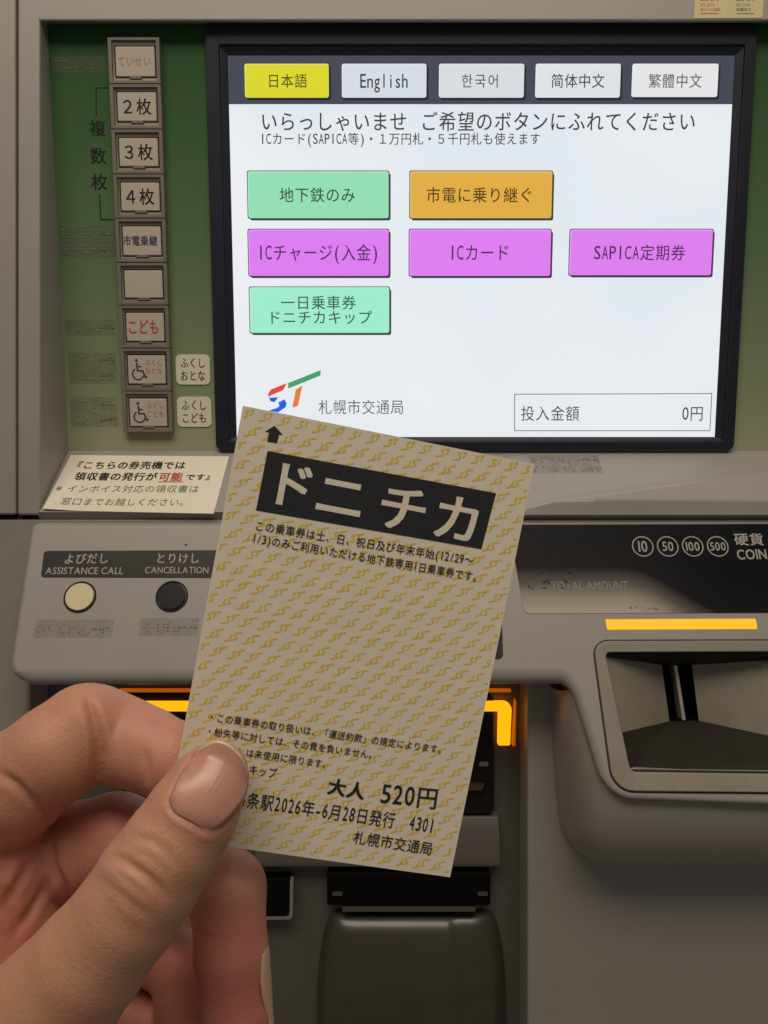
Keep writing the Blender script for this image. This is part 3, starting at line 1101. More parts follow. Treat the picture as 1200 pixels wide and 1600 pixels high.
# change cup with its smoky cover
CUP = mat('smoky_cover', (.045, .040, .033, 1), .3, noise=.25, nscale=25, coat=.12)
b = Buf()
nx, nz = 40, 28
xa, xb = P(490, 1500, 458)[0], P(802, 1500, 458)[0]
za, zb = P(0, 1424, 474)[2], -380.
V, F = [], []
for j in range(nz + 1):
    t = j / nz
    z = za + (zb - za) * (t ** 1.3)
    for i in range(nx + 1):
        s = i / nx
        x = xa + (xb - xa) * s
        ex = min(1, (1 - abs(2 * s - 1)) / .38)
        et = min(1, (za - z) / 62.)
        rx, rt = math.sqrt(max(0, 1 - (1 - ex) ** 2)), math.sqrt(max(0, 1 - (1 - et) ** 2))
        y = 479 - 22 * min(rx * rt, 1) ** .8 + 3.5 * max(0, min(1, (s - .71) / .03)) * rt - 1.2 * math.exp(-((et - .62) / .05) ** 2) * rx
        # round the upper corners by pulling the outline in
        V.append(np.array([xa + (xb - xa) * (.5 + (s - .5) * (.80 + .2 * rt)), y, z]))
for j in range(nz):
    for i in range(nx):
        a = j * (nx + 1) + i
        F.append([a, a + 1, a + nx + 2, a + nx + 1])
b.add(V, F, CUP, True)
b.build('change_cup', TM)
# ================================================================== notice on the sill
NT = Buf()
nn = [(111, 712), (358, 714), (334, 803.5), (68, 798)]
nuv = [SL.uv(*p) for p in nn]
gx, gy = 14, 6
V = []


def notice_at(s, t, off):
    a = nuv[0] * (1 - s) + nuv[1] * s
    c = nuv[3] * (1 - s) + nuv[2] * s
    q = a * (1 - t) + c * t
    return SL.at(q[0], q[1], .5 + off + 1.2 * max(0, .22 - s) / .22 * t)


for j in range(gy + 1):
    for i in range(gx + 1):
        V.append(notice_at(i / gx, j / gy, 0))
nv = len(V)
V += [p - SL.n * .3 for p in V]
F = []
for j in range(gy):
    for i in range(gx):
        a = j * (gx + 1) + i
        F.append([a, a + 1, a + gx + 2, a + gx + 1])
        F.append([nv + a, nv + a + gx + 1, nv + a + gx + 2, nv + a + 1])
bd = [i for i in range(gx + 1)] + [j * (gx + 1) + gx for j in range(1, gy + 1)] + [gy * (gx + 1) + i for i in range(gx - 1, -1, -1)] + [j * (gx + 1) for j in range(gy - 1, 0, -1)]
for a, c in zip(bd, bd[1:] + bd[:1]):
    F.append([a, nv + a, nv + c, c])
NT.add(V, F, PAPER)
NO = NT.build('notice')
NO['label'] = 'cream paper notice with black and red Japanese print on the sill under the keys'
NO['category'] = 'notice'


class NoticePlane:
    uv = staticmethod(lambda px, py: SL.uv(px, py))

    @staticmethod
    def at(u, v, off=0):
        L = SL.uv(68, 798)[0] + (SL.uv(111, 712)[0] - SL.uv(68, 798)[0]) * .5
        s = (u - L) / 100.
        t = max(0, min(1, (nuv[0][1] - v) / (nuv[0][1] - nuv[3][1])))
        return SL.at(u, v, .5 + off + 1.2 * max(0, .22 - s) / .22 * t)


b = Buf()
NPn = NoticePlane()
write(b, NPn, '『こちらの券売機では', (112, 728), (291, 728), INK, bold=.022, off=.12, aspect=1.15)
write(b, NPn, '領収書の発行が', (117, 745.5), (246, 746), INK, bold=.022, off=.12, aspect=1.15)
write(b, NPn, '可能', (248, 746), (286, 746), INKR, bold=.03, off=.14, aspect=1.15)
write(b, NPn, 'です』', (290, 746.5), (337, 746.5), INK, bold=.022, off=.12, aspect=1.05)
for s in stroke([SL.uv(247, 754), SL.uv(287, 754)], .7):
    b.poly([NPn.at(*p, .13) for p in s], INKR)
write(b, NPn, '※インボイス対応の領収書は', (88, 765), (312, 765), INKG, off=.12, aspect=1.12)
write(b, NPn, '窓口までお越しください。', (96, 785), (298, 786), INKG, off=.12, aspect=1.12)
b.build('lettering', NO)

# ================================================================== the ticket
def rotvec(v):
    t = np.linalg.norm(v)
    k = v / t
    K = np.array([[0, -k[2], k[1]], [k[2], 0, -k[0]], [-k[1], k[0], 0]])
    return np.eye(3) + math.sin(t) * K + (1 - math.cos(t)) * K @ K


TM_R = rotvec(np.array([.0601694, .1888496, .0991671]))
TK_O = np.array([-26.6315, 144.941, 20.04789])


class TicketPlane(Plane):
    def at(self, u, v, off=0.):
        # a slight springy curl of the card towards its free lower right corner
        s = u / 57.5
        t = -v / 85.
        bend = -.5 * (s - .35) ** 2 * (t - .2) + .12 * math.sin(t * 3.1)
        return self.o + self.u * u + self.v * v + self.n * (off + bend)


TP = TicketPlane(TK_O, TM_R @ np.array([1., 0, 0]), TM_R @ np.array([0, 0, 1.]))
CARD = mat('ticket_card', (.84, .77, .65, 1), .62, noise=.08, nscale=420, bump=.05, bscale=5000)
YEL = mat('yellow_print', (.80, .60, .09, 1), .6, noise=.2, nscale=900)
b = Buf()
gx, gy = 46, 68
V = [TP.at(57.5 * i / gx, -85. * j / gy, 0) for j in range(gy + 1) for i in range(gx + 1)]
nv = len(V)
V += [TP.at(57.5 * i / gx, -85. * j / gy, -.16) for j in range(gy + 1) for i in range(gx + 1)]
F = []
for j in range(gy):
    for i in range(gx):
        a = j * (gx + 1) + i
        F.append([a, a + 1, a + gx + 2, a + gx + 1])
        F.append([nv + a, nv + a + gx + 1, nv + a + gx + 2, nv + a + 1])
bd = [i for i in range(gx + 1)] + [j * (gx + 1) + gx for j in range(1, gy + 1)] + [gy * (gx + 1) + i for i in range(gx - 1, -1, -1)] + [j * (gx + 1) for j in range(gy - 1, 0, -1)]
for a, c in zip(bd, bd[1:] + bd[:1]):
    F.append([a, nv + a, nv + c, c])
b.add(V, F, CARD)
TK = b.build('ticket')
TK['label'] = 'cream one day travel ticket with yellow pattern pinched between thumb and finger'
TK['category'] = 'ticket'

# yellow ground pattern of ST marks, alternate rows turned over
b = Buf()
S1 = [(-1.5, -1.02), (-.9, -.84), (-.42, -.66), (-.2, -.42), (-.24, -.2), (-.5, -.04), (-.62, .14), (-.52, .36), (-.22, .5), (.02, .56)]
T1 = [(.14, .58), (.8, .82), (1.5, 1.1)]
T2 = [(.66, .62), (.5, .2), (.3, -.36)]
pitch, rowp = 3.46, 3.27
row = 0
y = -1.2
while y > -84.6:
    flip_ = -1 if row % 2 else 1
    x = -2.0 + (row * 1.15) % pitch + (row // 2) * .0
    while x < 59:
        jx, jy = (random.random() - .5) * .12, (random.random() - .5) * .12
        wgt = .35 + (random.random() - .5) * .1
        for ln in (S1, T1, T2):
            for s in stroke([(x + jx + p[0] * flip_ * 1.06, y + jy + p[1] * flip_ * 1.06) for p in ln], wgt):
                s = np.array(s)
                if s[:, 0].min() > .15 and s[:, 0].max() < 57.35 and s[:, 1].max() < -.15 and s[:, 1].min() > -84.85:
                    b.poly([TP.at(*p, .03) for p in s], YEL)
        x += pitch
    y -= rowp
    row += 1
b.build('ground_print', TK)

# headline block and the printed text
b = Buf()
TINK = mat('ticket_ink', (.017, .020, .028, 1), .55, noise=.35, nscale=600)
blk = [TP.uv(*p) for p in [(400, 797.5), (752, 858), (775, 770.5), (418, 704.5)]]
n_ = 14
V = []
for j in range(2):
    for i in range(n_ + 1):
        s = i / n_
        lo, hi = blk[0] * (1 - s) + blk[1] * s, blk[3] * (1 - s) + blk[2] * s
        V.append(TP.at(*(lo if j == 0 else hi), .05))
b.add(V, [[i, i + 1, n_ + 2 + i, n_ + 1 + i] for i in range(n_)], TINK)
for ch, (cx, cy) in (('ド', (454, 757)), ('ニ', (533, 775)), ('チ', (630, 794)), ('カ', (715, 810))):
    sz = 42 if ch != 'ニ' else 44
    write(b, TP, ch, (cx - sz * .982, cy - sz * .188), (cx + sz * .982, cy + sz * .188), CARD, aspect=.98, bold=.02, off=.08)
arr = [(442, 679.5), (436, 679), (433, 692.5), (417.5, 690), (420.5, 676), (414, 674.5), (429, 665)]
b.poly([TP.at(*TP.uv(*p), .06) for p in arr], TINK)


def tl_(s, x0, y0, x1, y1, asp=1.1, bold=.007, **k):
    write(b, TP, s, (x0, y0), (x1, y1), TINK, aspect=asp, bold=bold, off=.09, **k)


tl_('この乗車券は土、日、祝日及び年末年始(12/29～', 398, 820.5, 740, 876, 1.12)
tl_('1/3)のみご利用いただける地下鉄専用1日乗車券です。', 394, 840, 753, 903, 1.15)
tl_('・この乗車券の取り扱いは、「運送約款」の規定によります。', 324, 1119, 697, 1172, 1.15)
tl_('・紛失等に対しては、その責を負いません。', 321, 1141, 589, 1180, 1.15)
tl_('・払い戻しは未使用に限ります。', 316, 1165, 517, 1195, 1.15)
tl_('ドニチカキップ', 329, 1192, 433, 1208, 1.3)
tl_('大人', 512, 1227, 571, 1237, .98, .035)
tl_('520円', 594, 1239, 686, 1248, 1.05, .012, capx=.40)
tl_('北24条駅2026年-6月28日発行　4301', 342, 1243, 680, 1291, 1.35, .008, capx=.36)
tl_('札幌市交通局', 552, 1307, 677, 1327, 1.12, .006)
b.build('lettering', TK)

# ================================================================== the hand
h = .52
LO = np.array([-150., 122., -185.])
HI = np.array([-14., 200., -28.])
NX, NY, NZ = [int(math.ceil(v)) + 1 for v in (HI - LO) / h]
ax = [LO[k] + h * np.arange(n_) for k, n_ in enumerate((NX, NY, NZ))]


def node(px, py, d_, rpx):
    return P(px, py, d_), rpx * d_ / 1200.


def capsule(field, a, ra, c, rc, k, flat=None):
    m = k + 6 * h
    r_ = max(ra, rc) + m
    lo, hi_ = np.minimum(a, c) - r_, np.maximum(a, c) + r_
    sl_ = []
    for q in range(3):
        i0 = max(0, int((lo[q] - LO[q]) / h))
        i1 = min((NX, NY, NZ)[q], int((hi_[q] - LO[q]) / h) + 2)
        if i1 <= i0:
            return
        sl_.append(slice(i0, i1))
    X = ax[0][sl_[0]][:, None, None] - a[0]
    Y = ax[1][sl_[1]][None, :, None] - a[1]
    Z = ax[2][sl_[2]][None, None, :] - a[2]
    d_ = c - a
    L2 = d_.dot(d_)
    t = np.clip((X * d_[0] + Y * d_[1] + Z * d_[2]) / L2, 0, 1)
    D = np.sqrt((X - t * d_[0]) ** 2 + (Y - t * d_[1]) ** 2 + (Z - t * d_[2]) ** 2) - (ra + (rc - ra) * t)
    F_ = field[tuple(sl_)]
    hh = np.clip(.5 + .5 * (F_ - D) / k, 0, 1)
    field[tuple(sl_)] = F_ * (1 - hh) + D * hh - k * hh * (1 - hh)


def chain(nodes, k):
    f_ = np.full((NX, NY, NZ), 30., np.float32)
    nd = [node(*q) for q in nodes]
    for (a, ra), (c, rc) in zip(nd[:-1], nd[1:]):
        capsule(f_, a, ra, c, rc, k)
    return f_


def smin(a, c, k):
    hh = np.clip(.5 + .5 * (c - a) / k, 0, 1)
    return c * (1 - hh) + a * hh - k * hh * (1 - hh)


THUMB = [(343, 1206, 143.6, 44), (324, 1230, 141.8, 61), (300, 1272, 140.3, 70), (268, 1322, 139, 75), (232, 1374, 138, 80), (200, 1424, 137.8, 81), (140, 1500, 139, 88), (40, 1622, 143, 112), (-80, 1760, 150, 135)]
INDEX = [(338, 1222, 157.2, 48), (272, 1190, 158.8, 59), (224, 1169, 161, 62), (188, 1157, 162.5, 66), (150, 1143, 162.5, 68), (132, 1142, 160, 70), (88, 1177, 157.5, 75), (30, 1222, 159, 80), (-70, 1305, 166, 92)]
MIDDLE = [(376, 1660, 157, 44), (369, 1580, 157.5, 53), (361, 1490, 158, 56), (356, 1390, 161, 58), (305, 1350, 166, 63), (180, 1314, 168, 71), (60, 1344, 170, 76), (-80, 1420, 176, 92)]
RING = [(305, 1720, 166, 42), (292, 1620, 168, 47), (284, 1512, 171, 46), (190, 1450, 176, 60), (60, 1450, 178, 70), (-80, 1530, 182, 88)]
PINKY = [(262, 1760, 168, 40), (245, 1680, 170, 48), (236, 1608, 173, 52), (150, 1575, 178, 56), (-60, 1640, 184, 82)]
fields = []
for nodes, k in ((THUMB, 1.2), (INDEX, 1.6), (MIDDLE, 1.4), (RING, 1.4), (PINKY, 1.4)):
    fields.append(chain(nodes, k))
palm = np.full((NX, NY, NZ), 30., np.float32)
for a, c in (((8, 1335, 164, 70), (-40, 1420, 166, 95)), ((-70, 1305, 168, 92), (-260, 1900, 168, 150)), ((-80, 1420, 176, 92), (-260, 1900, 170, 150)),
             ((-80, 1530, 182, 88), (-260, 1900, 172, 150)), ((-60, 1640, 184, 82), (-240, 1920, 172, 140)), ((-60, 1740, 152, 128), (-260, 1950, 166, 150)),
             ((8, 1335, 164, 70), (40, 1470, 164, 66)), ((140, 1420, 182, 70), (310, 1480, 183, 66)), ((200, 1520, 184, 66), (300, 1640, 182, 60)), ((-260, 1900, 170, 150), (-420, 2150, 172, 160)), ((-40, 1420, 166, 95), (-60, 1650, 160, 120))):
    (a_, ra), (c_, rc) = node(*a), node(*c)
    capsule(palm, a_, ra, c_, rc, 5)
fld = fields[0]
fld = smin(fld, palm, 2.0)
fin = fields[1]
for f_ in fields[2:]:
    fin = smin(fin, f_, .5)
fld = smin(fld, fin, .7)
# the ticket keeps its place: skin stops at its two faces
TN = TP.n
gX, gY, gZ = ax[0][:, None, None], ax[1][None, :, None], ax[2][None, None, :]
sd = (gX - TK_O[0]) * TN[0] + (gY - TK_O[1]) * TN[1] + (gZ - TK_O[2]) * TN[2]
uu = (gX - TK_O[0]) * TP.u[0] + (gY - TK_O[1]) * TP.u[1] + (gZ - TK_O[2]) * TP.u[2]
vv = (gX - TK_O[0]) * TP.v[0] + (gY - TK_O[1]) * TP.v[1] + (gZ - TK_O[2]) * TP.v[2]
slab = np.maximum(np.maximum(np.abs(sd - .1) - .55, -uu - .4), np.maximum(uu - 60, np.maximum(-vv - 85.6, vv)))
fld = np.maximum(fld, -slab).astype(np.float32)
del slab, uu, vv, sd
# close the field at the border of the grid
fld[0], fld[-1], fld[:, 0], fld[:, -1], fld[:, :, 0], fld[:, :, -1] = 1, 1, 1, 1, 1, 1


def surface_nets(f):
    ins = f < 0
    c = np.zeros((f.shape[0] - 1, f.shape[1] - 1, f.shape[2] - 1), np.int8)
    for i in (0, 1):
        for j in (0, 1):
            for k in (0, 1):
                c += ins[i:f.shape[0] - 1 + i, j:f.shape[1] - 1 + j, k:f.shape[2] - 1 + k]
    act = np.argwhere((c > 0) & (c < 8))
    idx = np.full(c.shape, -1, np.int32)
    idx[tuple(act.T)] = np.arange(len(act))
    acc = np.zeros((len(act), 3))
    cnt = np.zeros(len(act))
    cor = [(i, j, k) for i in (0, 1) for j in (0, 1) for k in (0, 1)]
    for p in cor:
        for a_ in range(3):
            if p[a_]:
                continue
            q = list(p)
            q[a_] = 1
            f0 = f[tuple((act + p).T)]
            f1 = f[tuple((act + q).T)]
            cr_ = (f0 < 0) != (f1 < 0)
            t = np.where(cr_, f0 / np.where(cr_, f0 - f1, 1), 0)
            pt = np.tile(np.array(p, float), (len(act), 1))
            pt[:, a_] += t
            acc[cr_] += pt[cr_]
            cnt[cr_] += 1
    V = act + acc / cnt[:, None]
    F = []
    for a_ in range(3):
        b1, b2 = (a_ + 1) % 3, (a_ + 2) % 3
        s0 = [slice(1, -1)] * 3
        s0[a_] = slice(0, -1)
        s1 = list(s0)
        s1[a_] = slice(1, None)
        A, B = ins[tuple(s0)], ins[tuple(s1)]
        cr_ = np.argwhere(A != B)
        off = np.array([1, 1, 1])
        off[a_] = 0
        cr_ = cr_ + off
        sg = ins[tuple(cr_.T)]
        e1, e2 = np.zeros(3, int), np.zeros(3, int)
        e1[b1], e2[b2] = 1, 1
        q = np.stack([idx[tuple((cr_ - e1 - e2).T)], idx[tuple((cr_ - e2).T)], idx[tuple(cr_.T)], idx[tuple((cr_ - e1).T)]], 1)
        q[~sg] = q[~sg][:, ::-1]
        F.append(q)
    return V, np.concatenate(F)


HV, HF = surface_nets(fld)
HV = LO + HV * h


def vnormals(V, F):
    n_ = np.cross(V[F[:, 2]] - V[F[:, 0]], V[F[:, 3]] - V[F[:, 1]])
    out_ = np.zeros_like(V)
    for k in range(4):
        np.add.at(out_, F[:, k], n_)
    return out_ / (np.linalg.norm(out_, axis=1)[:, None] + 1e-9)


def laplace(V, F, it, lam=.5):
    E = np.concatenate([F[:, [0, 1]], F[:, [1, 2]], F[:, [2, 3]], F[:, [3, 0]]])
    for _ in range(it):
        s_, c_ = np.zeros_like(V), np.zeros(len(V))
        np.add.at(s_, E[:, 0], V[E[:, 1]])
        np.add.at(s_, E[:, 1], V[E[:, 0]])
        np.add.at(c_, E[:, 0], 1)
        np.add.at(c_, E[:, 1], 1)
        V = V + lam * (s_ / c_[:, None] - V)
    return V


# every vertex knows which finger it belongs to (used for the skin's natural colour)
gi_ = np.clip(np.round((HV - LO) / h).astype(int), 0, np.array([NX, NY, NZ]) - 1)
fd = np.stack([f_[tuple(gi_.T)] for f_ in fields] + [palm[tuple(gi_.T)]], 1)
HV = laplace(HV, HF, 3)

bvh = BVHTree.FromPolygons([Vector(v) for v in HV], HF.tolist())


def skin_hit(px, py):
    r_ = ray(px, py)
    r_ = r_ / np.linalg.norm(r_)
    hit = bvh.ray_cast(Vector((0, 0, 0)), Vector(r_))
    return np.array(hit[0]) if hit[0] is not None else None


def crease(V, N, pts, depth, width, lift=0.):
    """press a fold into the skin along a line that lies on it, with a faint ridge beside it"""
    dense = []
    for a, c in zip(pts[:-1], pts[1:]):
        for t in np.linspace(0, 1, 10)[:-1]:
            dense.append((a[0] + (c[0] - a[0]) * t, a[1] + (c[1] - a[1]) * t))
    dense.append(pts[-1])
    H = []
    m_ = len(dense)
    for i, p in enumerate(dense):
        q = skin_hit(*p)
        if q is not None:
            H.append((q, math.sin(math.pi * min(1, max(0, (i + .8) / (m_ + .6)))) ** .6))
    if not H:
        return V
    C_ = np.array([q for q, _ in H])
    w_ = np.array([x for _, x in H])
    near = np.where(np.min(np.abs(V - C_.mean(0)), axis=1) < 1e9)[0]
    lo, hi_ = C_.min(0) - 4 * width, C_.max(0) + 4 * width
    near = np.where(np.all((V > lo) & (V < hi_), axis=1))[0]
    if len(near) == 0:
        return V
    dd = np.linalg.norm(V[near][:, None, :] - C_[None], axis=2)
    k_ = dd.argmin(1)
    dm = dd[np.arange(len(near)), k_]
    amp = w_[k_] * (-depth * np.exp(-(dm / width) ** 2) + lift * np.exp(-((dm - 2 * width) / width) ** 2))
    V = V.copy()
    V[near] += N[near] * amp[:, None]
    return V


HN = vnormals(HV, HF)
for pts, dep_, wd, lf in (
    # thumb knuckle
    ([(172, 1338), (198, 1347), (225, 1365), (247, 1385), (260, 1405)], .55, .75, .16),
    ([(205, 1304), (240, 1316), (262, 1334), (272, 1352)], .32, .75, .1),
    ([(148, 1370), (176, 1388), (210, 1414), (236, 1436)], .34, .9, .12),
    ([(186, 1364), (205, 1378), (228, 1400)], .22, .6, .08),
    ([(225, 1330), (248, 1346), (262, 1366)], .2, .6, .06),
    ([(146, 1384), (165, 1400), (190, 1424)], .18, .8, .05),
    # round the nail
    ([(262, 1250), (270, 1266), (279, 1274), (301, 1287), (322, 1300), (335, 1300)], .25, .5, .25),
    ([(264, 1248), (277, 1219), (291, 1195), (306, 1172)], .35, .5, .18),
    ([(335, 1299), (353, 1284), (369, 1266), (384, 1242)], .3, .5, .18),
    # index finger, fold of the middle joint
    ([(137, 1092), (147, 1120), (155, 1152), (158, 1180), (157, 1212)], 1.5, .9, .25),
    ([(141, 1100), (149, 1122), (156, 1152), (158, 1180), (157, 1212)], .9, .55, .0),
    ([(140, 1120), (144, 1145), (148, 1180), (148, 1208)], .5, .7, .05),
    ([(185, 1124), (180, 1138), (176, 1150)], .22, .6, .05),
    ([(226, 1172), (231, 1195), (231, 1222)], .4, .9, .08),
    ([(196, 1120), (190, 1150), (196, 1185)], .12, .9, 0),
    # palm folds
    ([(-5, 1206), (25, 1225), (50, 1250), (75, 1275)], .9, .9, .1),
    ([(76, 1276), (81, 1327), (84, 1355), (100, 1385), (106, 1404)], 1.0, .9, .1),
    ([(14, 1318), (9, 1345), (6, 1368)], .45, 1.0, .1),
    ([(52, 1338), (33, 1372), (16, 1402), (0, 1425)], .6, 1.0, .14),
    ([(80, 1364), (62, 1402), (40, 1436), (22, 1462)], .8, 1.0, .14),
    ([(84, 1360), (100, 1388), (108, 1412)], .5, .8, .1),
    ([(5, 1385), (18, 1425), (28, 1450)], .5, .9, .1),
    # middle finger wrinkles
    ([(345, 1372), (335, 1386), (326, 1402)], .14, .5, .04),
    ([(378, 1388), (358, 1398), (345, 1412)], .16, .5, .05),
    ([(302, 1452), (318, 1462), (335, 1466)], .2, .7, .05),
):
    HV = crease(HV, HN, pts, dep_, wd, lf)
# knuckle flesh: low, broad unevenness
for (px, py, r_, a_) in ((228, 1362, 5.5, .45), (190, 1352, 3, .25), (140, 1085, 5, .25), (30, 1300, 6, .5), (60, 1310, 4, .3)):
    q = skin_hit(px, py)
    if q is not None:
        dm = np.linalg.norm(HV - q, axis=1)
        HV = HV + HN * (a_ * np.exp(-(dm / r_) ** 2))[:, None]
HV = laplace(HV, HF, 1, .35)

me = bpy.data.meshes.new('hand')
me.from_pydata([(x * MM, y * MM, z * MM + EYE * MM) for x, y, z in HV], [], HF.tolist())
for p in me.polygons:
    p.use_smooth = True
at_ = me.attributes.new('blood', 'FLOAT', 'POINT')
# natural flush: fingertips and the inside of the fingers are pinker than the back of the thumb
wt = np.exp(-np.clip(fd, 0, 20) / 1.2)
wt = wt / (wt.sum(1)[:, None] + 1e-9)
blood = wt @ np.array([.26, .46, .72, .78, .72, .66])
tipd = np.linalg.norm(HV - P(345, 1205, 142), axis=1)
blood = blood + .35 * np.exp(-(tipd / 9) ** 2)
tipm = np.linalg.norm(HV - P(366, 1560, 150), axis=1)
blood = blood + .35 * np.exp(-(tipm / 9) ** 2)
pipm = np.linalg.norm(HV - P(372, 1350, 156), axis=1)
blood = blood - .45 * np.exp(-(pipm / 7) ** 2)
at_.data.foreach_set('value', np.clip(blood, 0, 1).astype(np.float32))
al_ = np.zeros(len(HV), np.float32)
own = fd.argmin(1)
for k_, nodes in enumerate((THUMB, INDEX, MIDDLE, RING, PINKY)):
    pts_ = np.array([P(*q[:3]) for q in nodes])
    best = np.full(len(HV), 1e9)
    acc_, run = np.zeros(len(HV)), 0.
    for a_, c_ in zip(pts_[:-1], pts_[1:]):
        d_ = c_ - a_
        L_ = np.linalg.norm(d_)
        t_ = np.clip((HV - a_) @ d_ / L_ ** 2, 0, 1)
        dm = np.linalg.norm(HV - a_ - t_[:, None] * d_, axis=1)
        up_ = dm < best
        best[up_] = dm[up_]
        acc_[up_] = (run + t_ * L_)[up_]
        run += L_
    al_[own == k_] = acc_[own == k_]
me.attributes.new('along', 'FLOAT', 'POINT').data.foreach_set('value', al_)
me.update()
HAND = bpy.data.objects.new('hand', me)
S.collection.objects.link(HAND)
HAND['label'] = 'left hand with a short plain thumbnail pinching the ticket by its lower corner'
HAND['category'] = 'hand'


def skin_mat():
    m = bpy.data.materials.new('skin')
    m.use_nodes = True
    nt = m.node_tree
    b = nt.nodes['Principled BSDF']
    at = nt.nodes.new('ShaderNodeAttribute')
    at.attribute_name = 'blood'
    tc = nt.nodes.new('ShaderNodeTexCoord')
    n = nt.nodes.new('ShaderNodeTexNoise')
    n.inputs['Scale'].default_value = 130
    n.inputs['Detail'].default_value = 5
    nt.links.new(tc.outputs['Object'], n.inputs['Vector'])
    ad = nt.nodes.new('ShaderNodeMath')
    ad.operation = 'MULTIPLY_ADD'
    ad.inputs[1].default_value = .8
    nt.links.new(n.outputs['Fac'], ad.inputs[0])
    sb = nt.nodes.new('ShaderNodeMath')
    sb.operation = 'SUBTRACT'
    nt.links.new(at.outputs['Fac'], sb.inputs[0])
    sb.inputs[1].default_value = .40
    nt.links.new(sb.outputs[0], ad.inputs[2])
    r = nt.nodes.new('ShaderNodeValToRGB')
    r.color_ramp.elements[0].color = (.51, .29, .185, 1)
    r.color_ramp.elements[1].color = (.50, .165, .135, 1)
    e = r.color_ramp.elements.new(.45)
    e.color = (.515, .245, .17, 1)
    nt.links.new(ad.outputs[0], r.inputs[0])
    nt.links.new(r.outputs[0], b.inputs['Base Color'])
    b.inputs['Roughness'].default_value = .5
    b.inputs['Specular IOR Level'].default_value = .4
    b.inputs['Subsurface Weight'].default_value = .4
    b.inputs['Subsurface Radius'].default_value = (1., .35, .2)
    b.inputs['Subsurface Scale'].default_value = .0022
    vo = nt.nodes.new('ShaderNodeTexVoronoi')
    vo.inputs['Scale'].default_value = 1500
    nt.links.new(tc.outputs['Object'], vo.inputs['Vector'])
    n2 = nt.nodes.new('ShaderNodeTexNoise')
    n2.inputs['Scale'].default_value = 700
    n2.inputs['Detail'].default_value = 4
    nt.links.new(tc.outputs['Object'], n2.inputs['Vector'])
    # fine lines that run across each finger
    aa = nt.nodes.new('ShaderNodeAttribute')
    aa.attribute_name = 'along'
    sx = nt.nodes.new('ShaderNodeSeparateXYZ')
    nt.links.new(tc.outputs['Object'], sx.inputs[0])
    cx = nt.nodes.new('ShaderNodeCombineXYZ')
    for src_, k_, dst_ in ((aa.outputs['Fac'], 2.1, 0), (sx.outputs[0], 260, 1), (sx.outputs[2], 260, 2)):
        mm_ = nt.nodes.new('ShaderNodeMath')
        mm_.operation = 'MULTIPLY'
        mm_.inputs[1].default_value = k_
        nt.links.new(src_, mm_.inputs[0])
        nt.links.new(mm_.outputs[0], cx.inputs[dst_])
    n3 = nt.nodes.new('ShaderNodeTexNoise')
    n3.inputs['Scale'].default_value = 1
    n3.inputs['Detail'].default_value = 3
    nt.links.new(cx.outputs[0], n3.inputs['Vector'])
    b3 = nt.nodes.new('ShaderNodeBump')
    b3.inputs['Strength'].default_value = .17
    b3.inputs['Distance'].default_value = .0004
    nt.links.new(n3.outputs['Fac'], b3.inputs['Height'])
    mx = nt.nodes.new('ShaderNodeMath')
    mx.operation = 'ADD'
    nt.links.new(vo.outputs['Distance'], mx.inputs[0])
    nt.links.new(n2.outputs['Fac'], mx.inputs[1])
    bp = nt.nodes.new('ShaderNodeBump')
    bp.inputs['Strength'].default_value = .22
    bp.inputs['Distance'].default_value = .00025
    nt.links.new(mx.outputs[0], bp.inputs['Height'])
    nt.links.new(b3.outputs[0], bp.inputs['Normal'])
    nt.links.new(bp.outputs[0], b.inputs['Normal'])
    return m


me.materials.append(skin_mat())


def nail_mat(name, col, rough=.3):
    m = bpy.data.materials.new(name)
    m.use_nodes = True
    nt = m.node_tree
    b = nt.nodes['Principled BSDF']
    b.inputs['Base Color'].default_value = col
    b.inputs['Roughness'].default_value = rough
    b.inputs['Coat Weight'].default_value = .25
    b.inputs['Coat Roughness'].default_value = .22
    b.inputs['Subsurface Weight'].default_value = .15
    b.inputs['Subsurface Scale'].default_value = .001
    at = nt.nodes.new('ShaderNodeAttribute')
    at.attribute_name = 'across'
    w_ = nt.nodes.new('ShaderNodeTexNoise')
    w_.noise_dimensions = '1D'
    w_.inputs['Scale'].default_value = 26
    w_.inputs['Detail'].default_value = 3
    nt.links.new(at.outputs['Fac'], w_.inputs['W'])
    bp = nt.nodes.new('ShaderNodeBump')
    bp.inputs['Strength'].default_value = .17
    bp.inputs['Distance'].default_value = .0002
    nt.links.new(w_.outputs['Fac'], bp.inputs['Height'])
    nt.links.new(bp.outputs[0], b.inputs['Normal'])
    return m


NAIL = nail_mat('nail', (.52, .26, .21, 1), .34)
NAILT = nail_mat('nail_free_edge', (.62, .52, .31, 1), .35)


def curve_at(pts, t):
    pts = [np.array(p, float) for p in pts]
    L = [0]
    for a, c in zip(pts[:-1], pts[1:]):
        L.append(L[-1] + np.linalg.norm(c - a))
    x = t * L[-1]
    for i in range(len(pts) - 1):
        if x <= L[i + 1] + 1e-9:
            f_ = (x - L[i]) / (L[i + 1] - L[i])
            # Catmull-Rom
            p0, p1, p2, p3 = pts[max(0, i - 1)], pts[i], pts[i + 1], pts[min(len(pts) - 1, i + 2)]
            return .5 * ((2 * p1) + (-p0 + p2) * f_ + (2 * p0 - 5 * p1 + 4 * p2 - p3) * f_ ** 2 + (-p0 + 3 * p1 - 3 * p2 + p3) * f_ ** 3)
    return pts[-1]


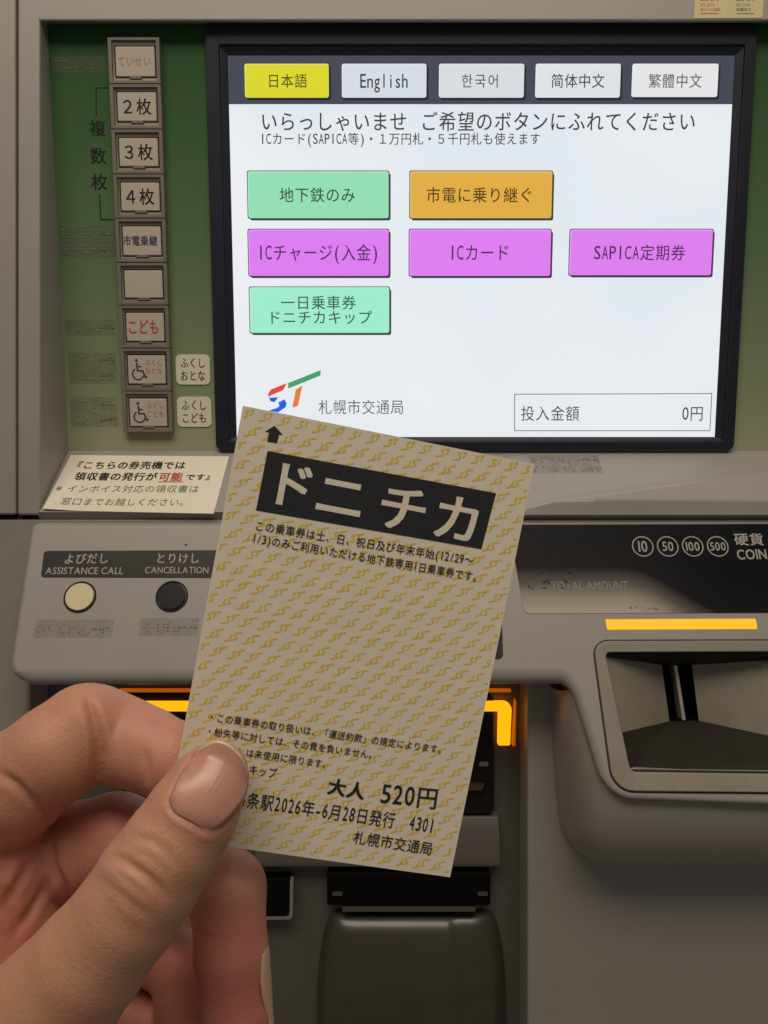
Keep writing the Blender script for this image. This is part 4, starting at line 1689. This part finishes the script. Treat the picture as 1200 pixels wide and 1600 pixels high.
def grid_mesh(G, name, parent, mats, tipfrac, thick):
    nj, ni = G.shape[:2]
    V = G.reshape(-1, 3)
    me = bpy.data.meshes.new(name)
    F = [[j * ni + i, j * ni + i + 1, (j + 1) * ni + i + 1, (j + 1) * ni + i] for j in range(nj - 1) for i in range(ni - 1)]
    me.from_pydata([(x * MM, y * MM, z * MM + EYE * MM) for x, y, z in V], [], F)
    for m in mats:
        me.materials.append(m)
    for k_, p in enumerate(me.polygons):
        p.use_smooth = True
        p.material_index = 1 if (k_ // (ni - 1)) / (nj - 1) >= tipfrac else 0
    a_ = me.attributes.new('across', 'FLOAT', 'POINT')
    a_.data.foreach_set('value', np.tile(np.linspace(0, 1, ni), nj).astype(np.float32))
    o = bpy.data.objects.new(name, me)
    S.collection.objects.link(o)
    s_ = o.modifiers.new('thick', 'SOLIDIFY')
    s_.thickness = thick * MM
    s_.offset = 0
    o.parent = parent
    return o


# thumbnail: a curved plate laid over the end of the thumb
cut_ = [(265, 1249), (270, 1264), (278, 1273), (300, 1285), (320, 1297), (332, 1297)]
tipc = [(307, 1173), (325, 1163), (341, 1157), (360, 1164), (379, 1184), (388, 1209)]
lef = [(265, 1249), (277, 1221), (291, 1197), (307, 1173)]
rig = [(332, 1297), (351, 1282), (368, 1264), (384, 1240), (388, 1209)]
nj, ni = 24, 20
mid_d = []
for j in range(nj):
    t = j / (nj - 1)
    c_ = curve_at(cut_, .5) * (1 - t) + curve_at(tipc, .5) * t
    q = skin_hit(*c_)
    mid_d.append(q[1] if q is not None and q[1] < 146 else np.nan)
mid_d = np.array(mid_d)
ok = ~np.isnan(mid_d) & (np.linspace(0, 1, nj) < .75)
cf = np.polyfit(np.linspace(0, 1, nj)[ok], mid_d[ok], 2)
G = np.zeros((nj, ni, 3))
for j in range(nj):
    t = j / (nj - 1)
    for i in range(ni):
        s = i / (ni - 1)
        c_ = (curve_at(cut_, s) * (1 - t) + curve_at(tipc, s) * t + curve_at(lef, t) * (1 - s) + curve_at(rig, t) * s
              - (np.array(cut_[0]) * (1 - s) * (1 - t) + np.array(cut_[-1]) * s * (1 - t) + np.array(tipc[0]) * (1 - s) * t + np.array(tipc[-1]) * s * t))
        w_ = 2 * s - 1
        dd_ = np.polyval(cf, min(t, .8)) + (max(0, t - .8) * 3.5) + 1.75 * abs(w_) ** 2.2 * (1 - .25 * t) - .42 + .55 * max(0, 1 - t / .14) ** 1.3
        G[j, i] = P(c_[0], c_[1], dd_)
TNAIL = grid_mesh(G, 'fingernail', HAND, [NAIL, NAILT], .93, .35)
TNAIL['label'] = 'thumbnail with a thin pale free edge'

# nail of the curled middle finger, seen almost edge-on at the hand's right side
a_, ra = node(362, 1475, 158, 55.5)
c_, rc = node(377, 1690, 157, 53)
axd = (c_ - a_) / np.linalg.norm(c_ - a_)
e1 = np.array([1., .55, 0])
e1 = e1 - axd * e1.dot(axd)
e1 /= np.linalg.norm(e1)
e2 = np.cross(axd, e1)
G = np.zeros((18, 14, 3))
for j in range(18):
    t = j / 17
    for i in range(14):
        s = i / 13 * 2 - 1
        th = s * math.radians(62) * (.75 + .25 * math.sin(math.pi * min(1, t * 1.6 + .1)))
        r_ = ra + (rc - ra) * t + .18 + (.3 if abs(s) < .8 else 0) * 0 - .5 * max(0, 1 - t / .1)
        G[j, i] = a_ + axd * (t * 26) + (e1 * math.cos(th) + e2 * math.sin(th)) * r_
grid_mesh(G, 'fingernail', HAND, [nail_mat('nail_pale', (.56, .38, .26, 1)), NAILT], .8, .4)

bpy.data.objects.remove(_go)
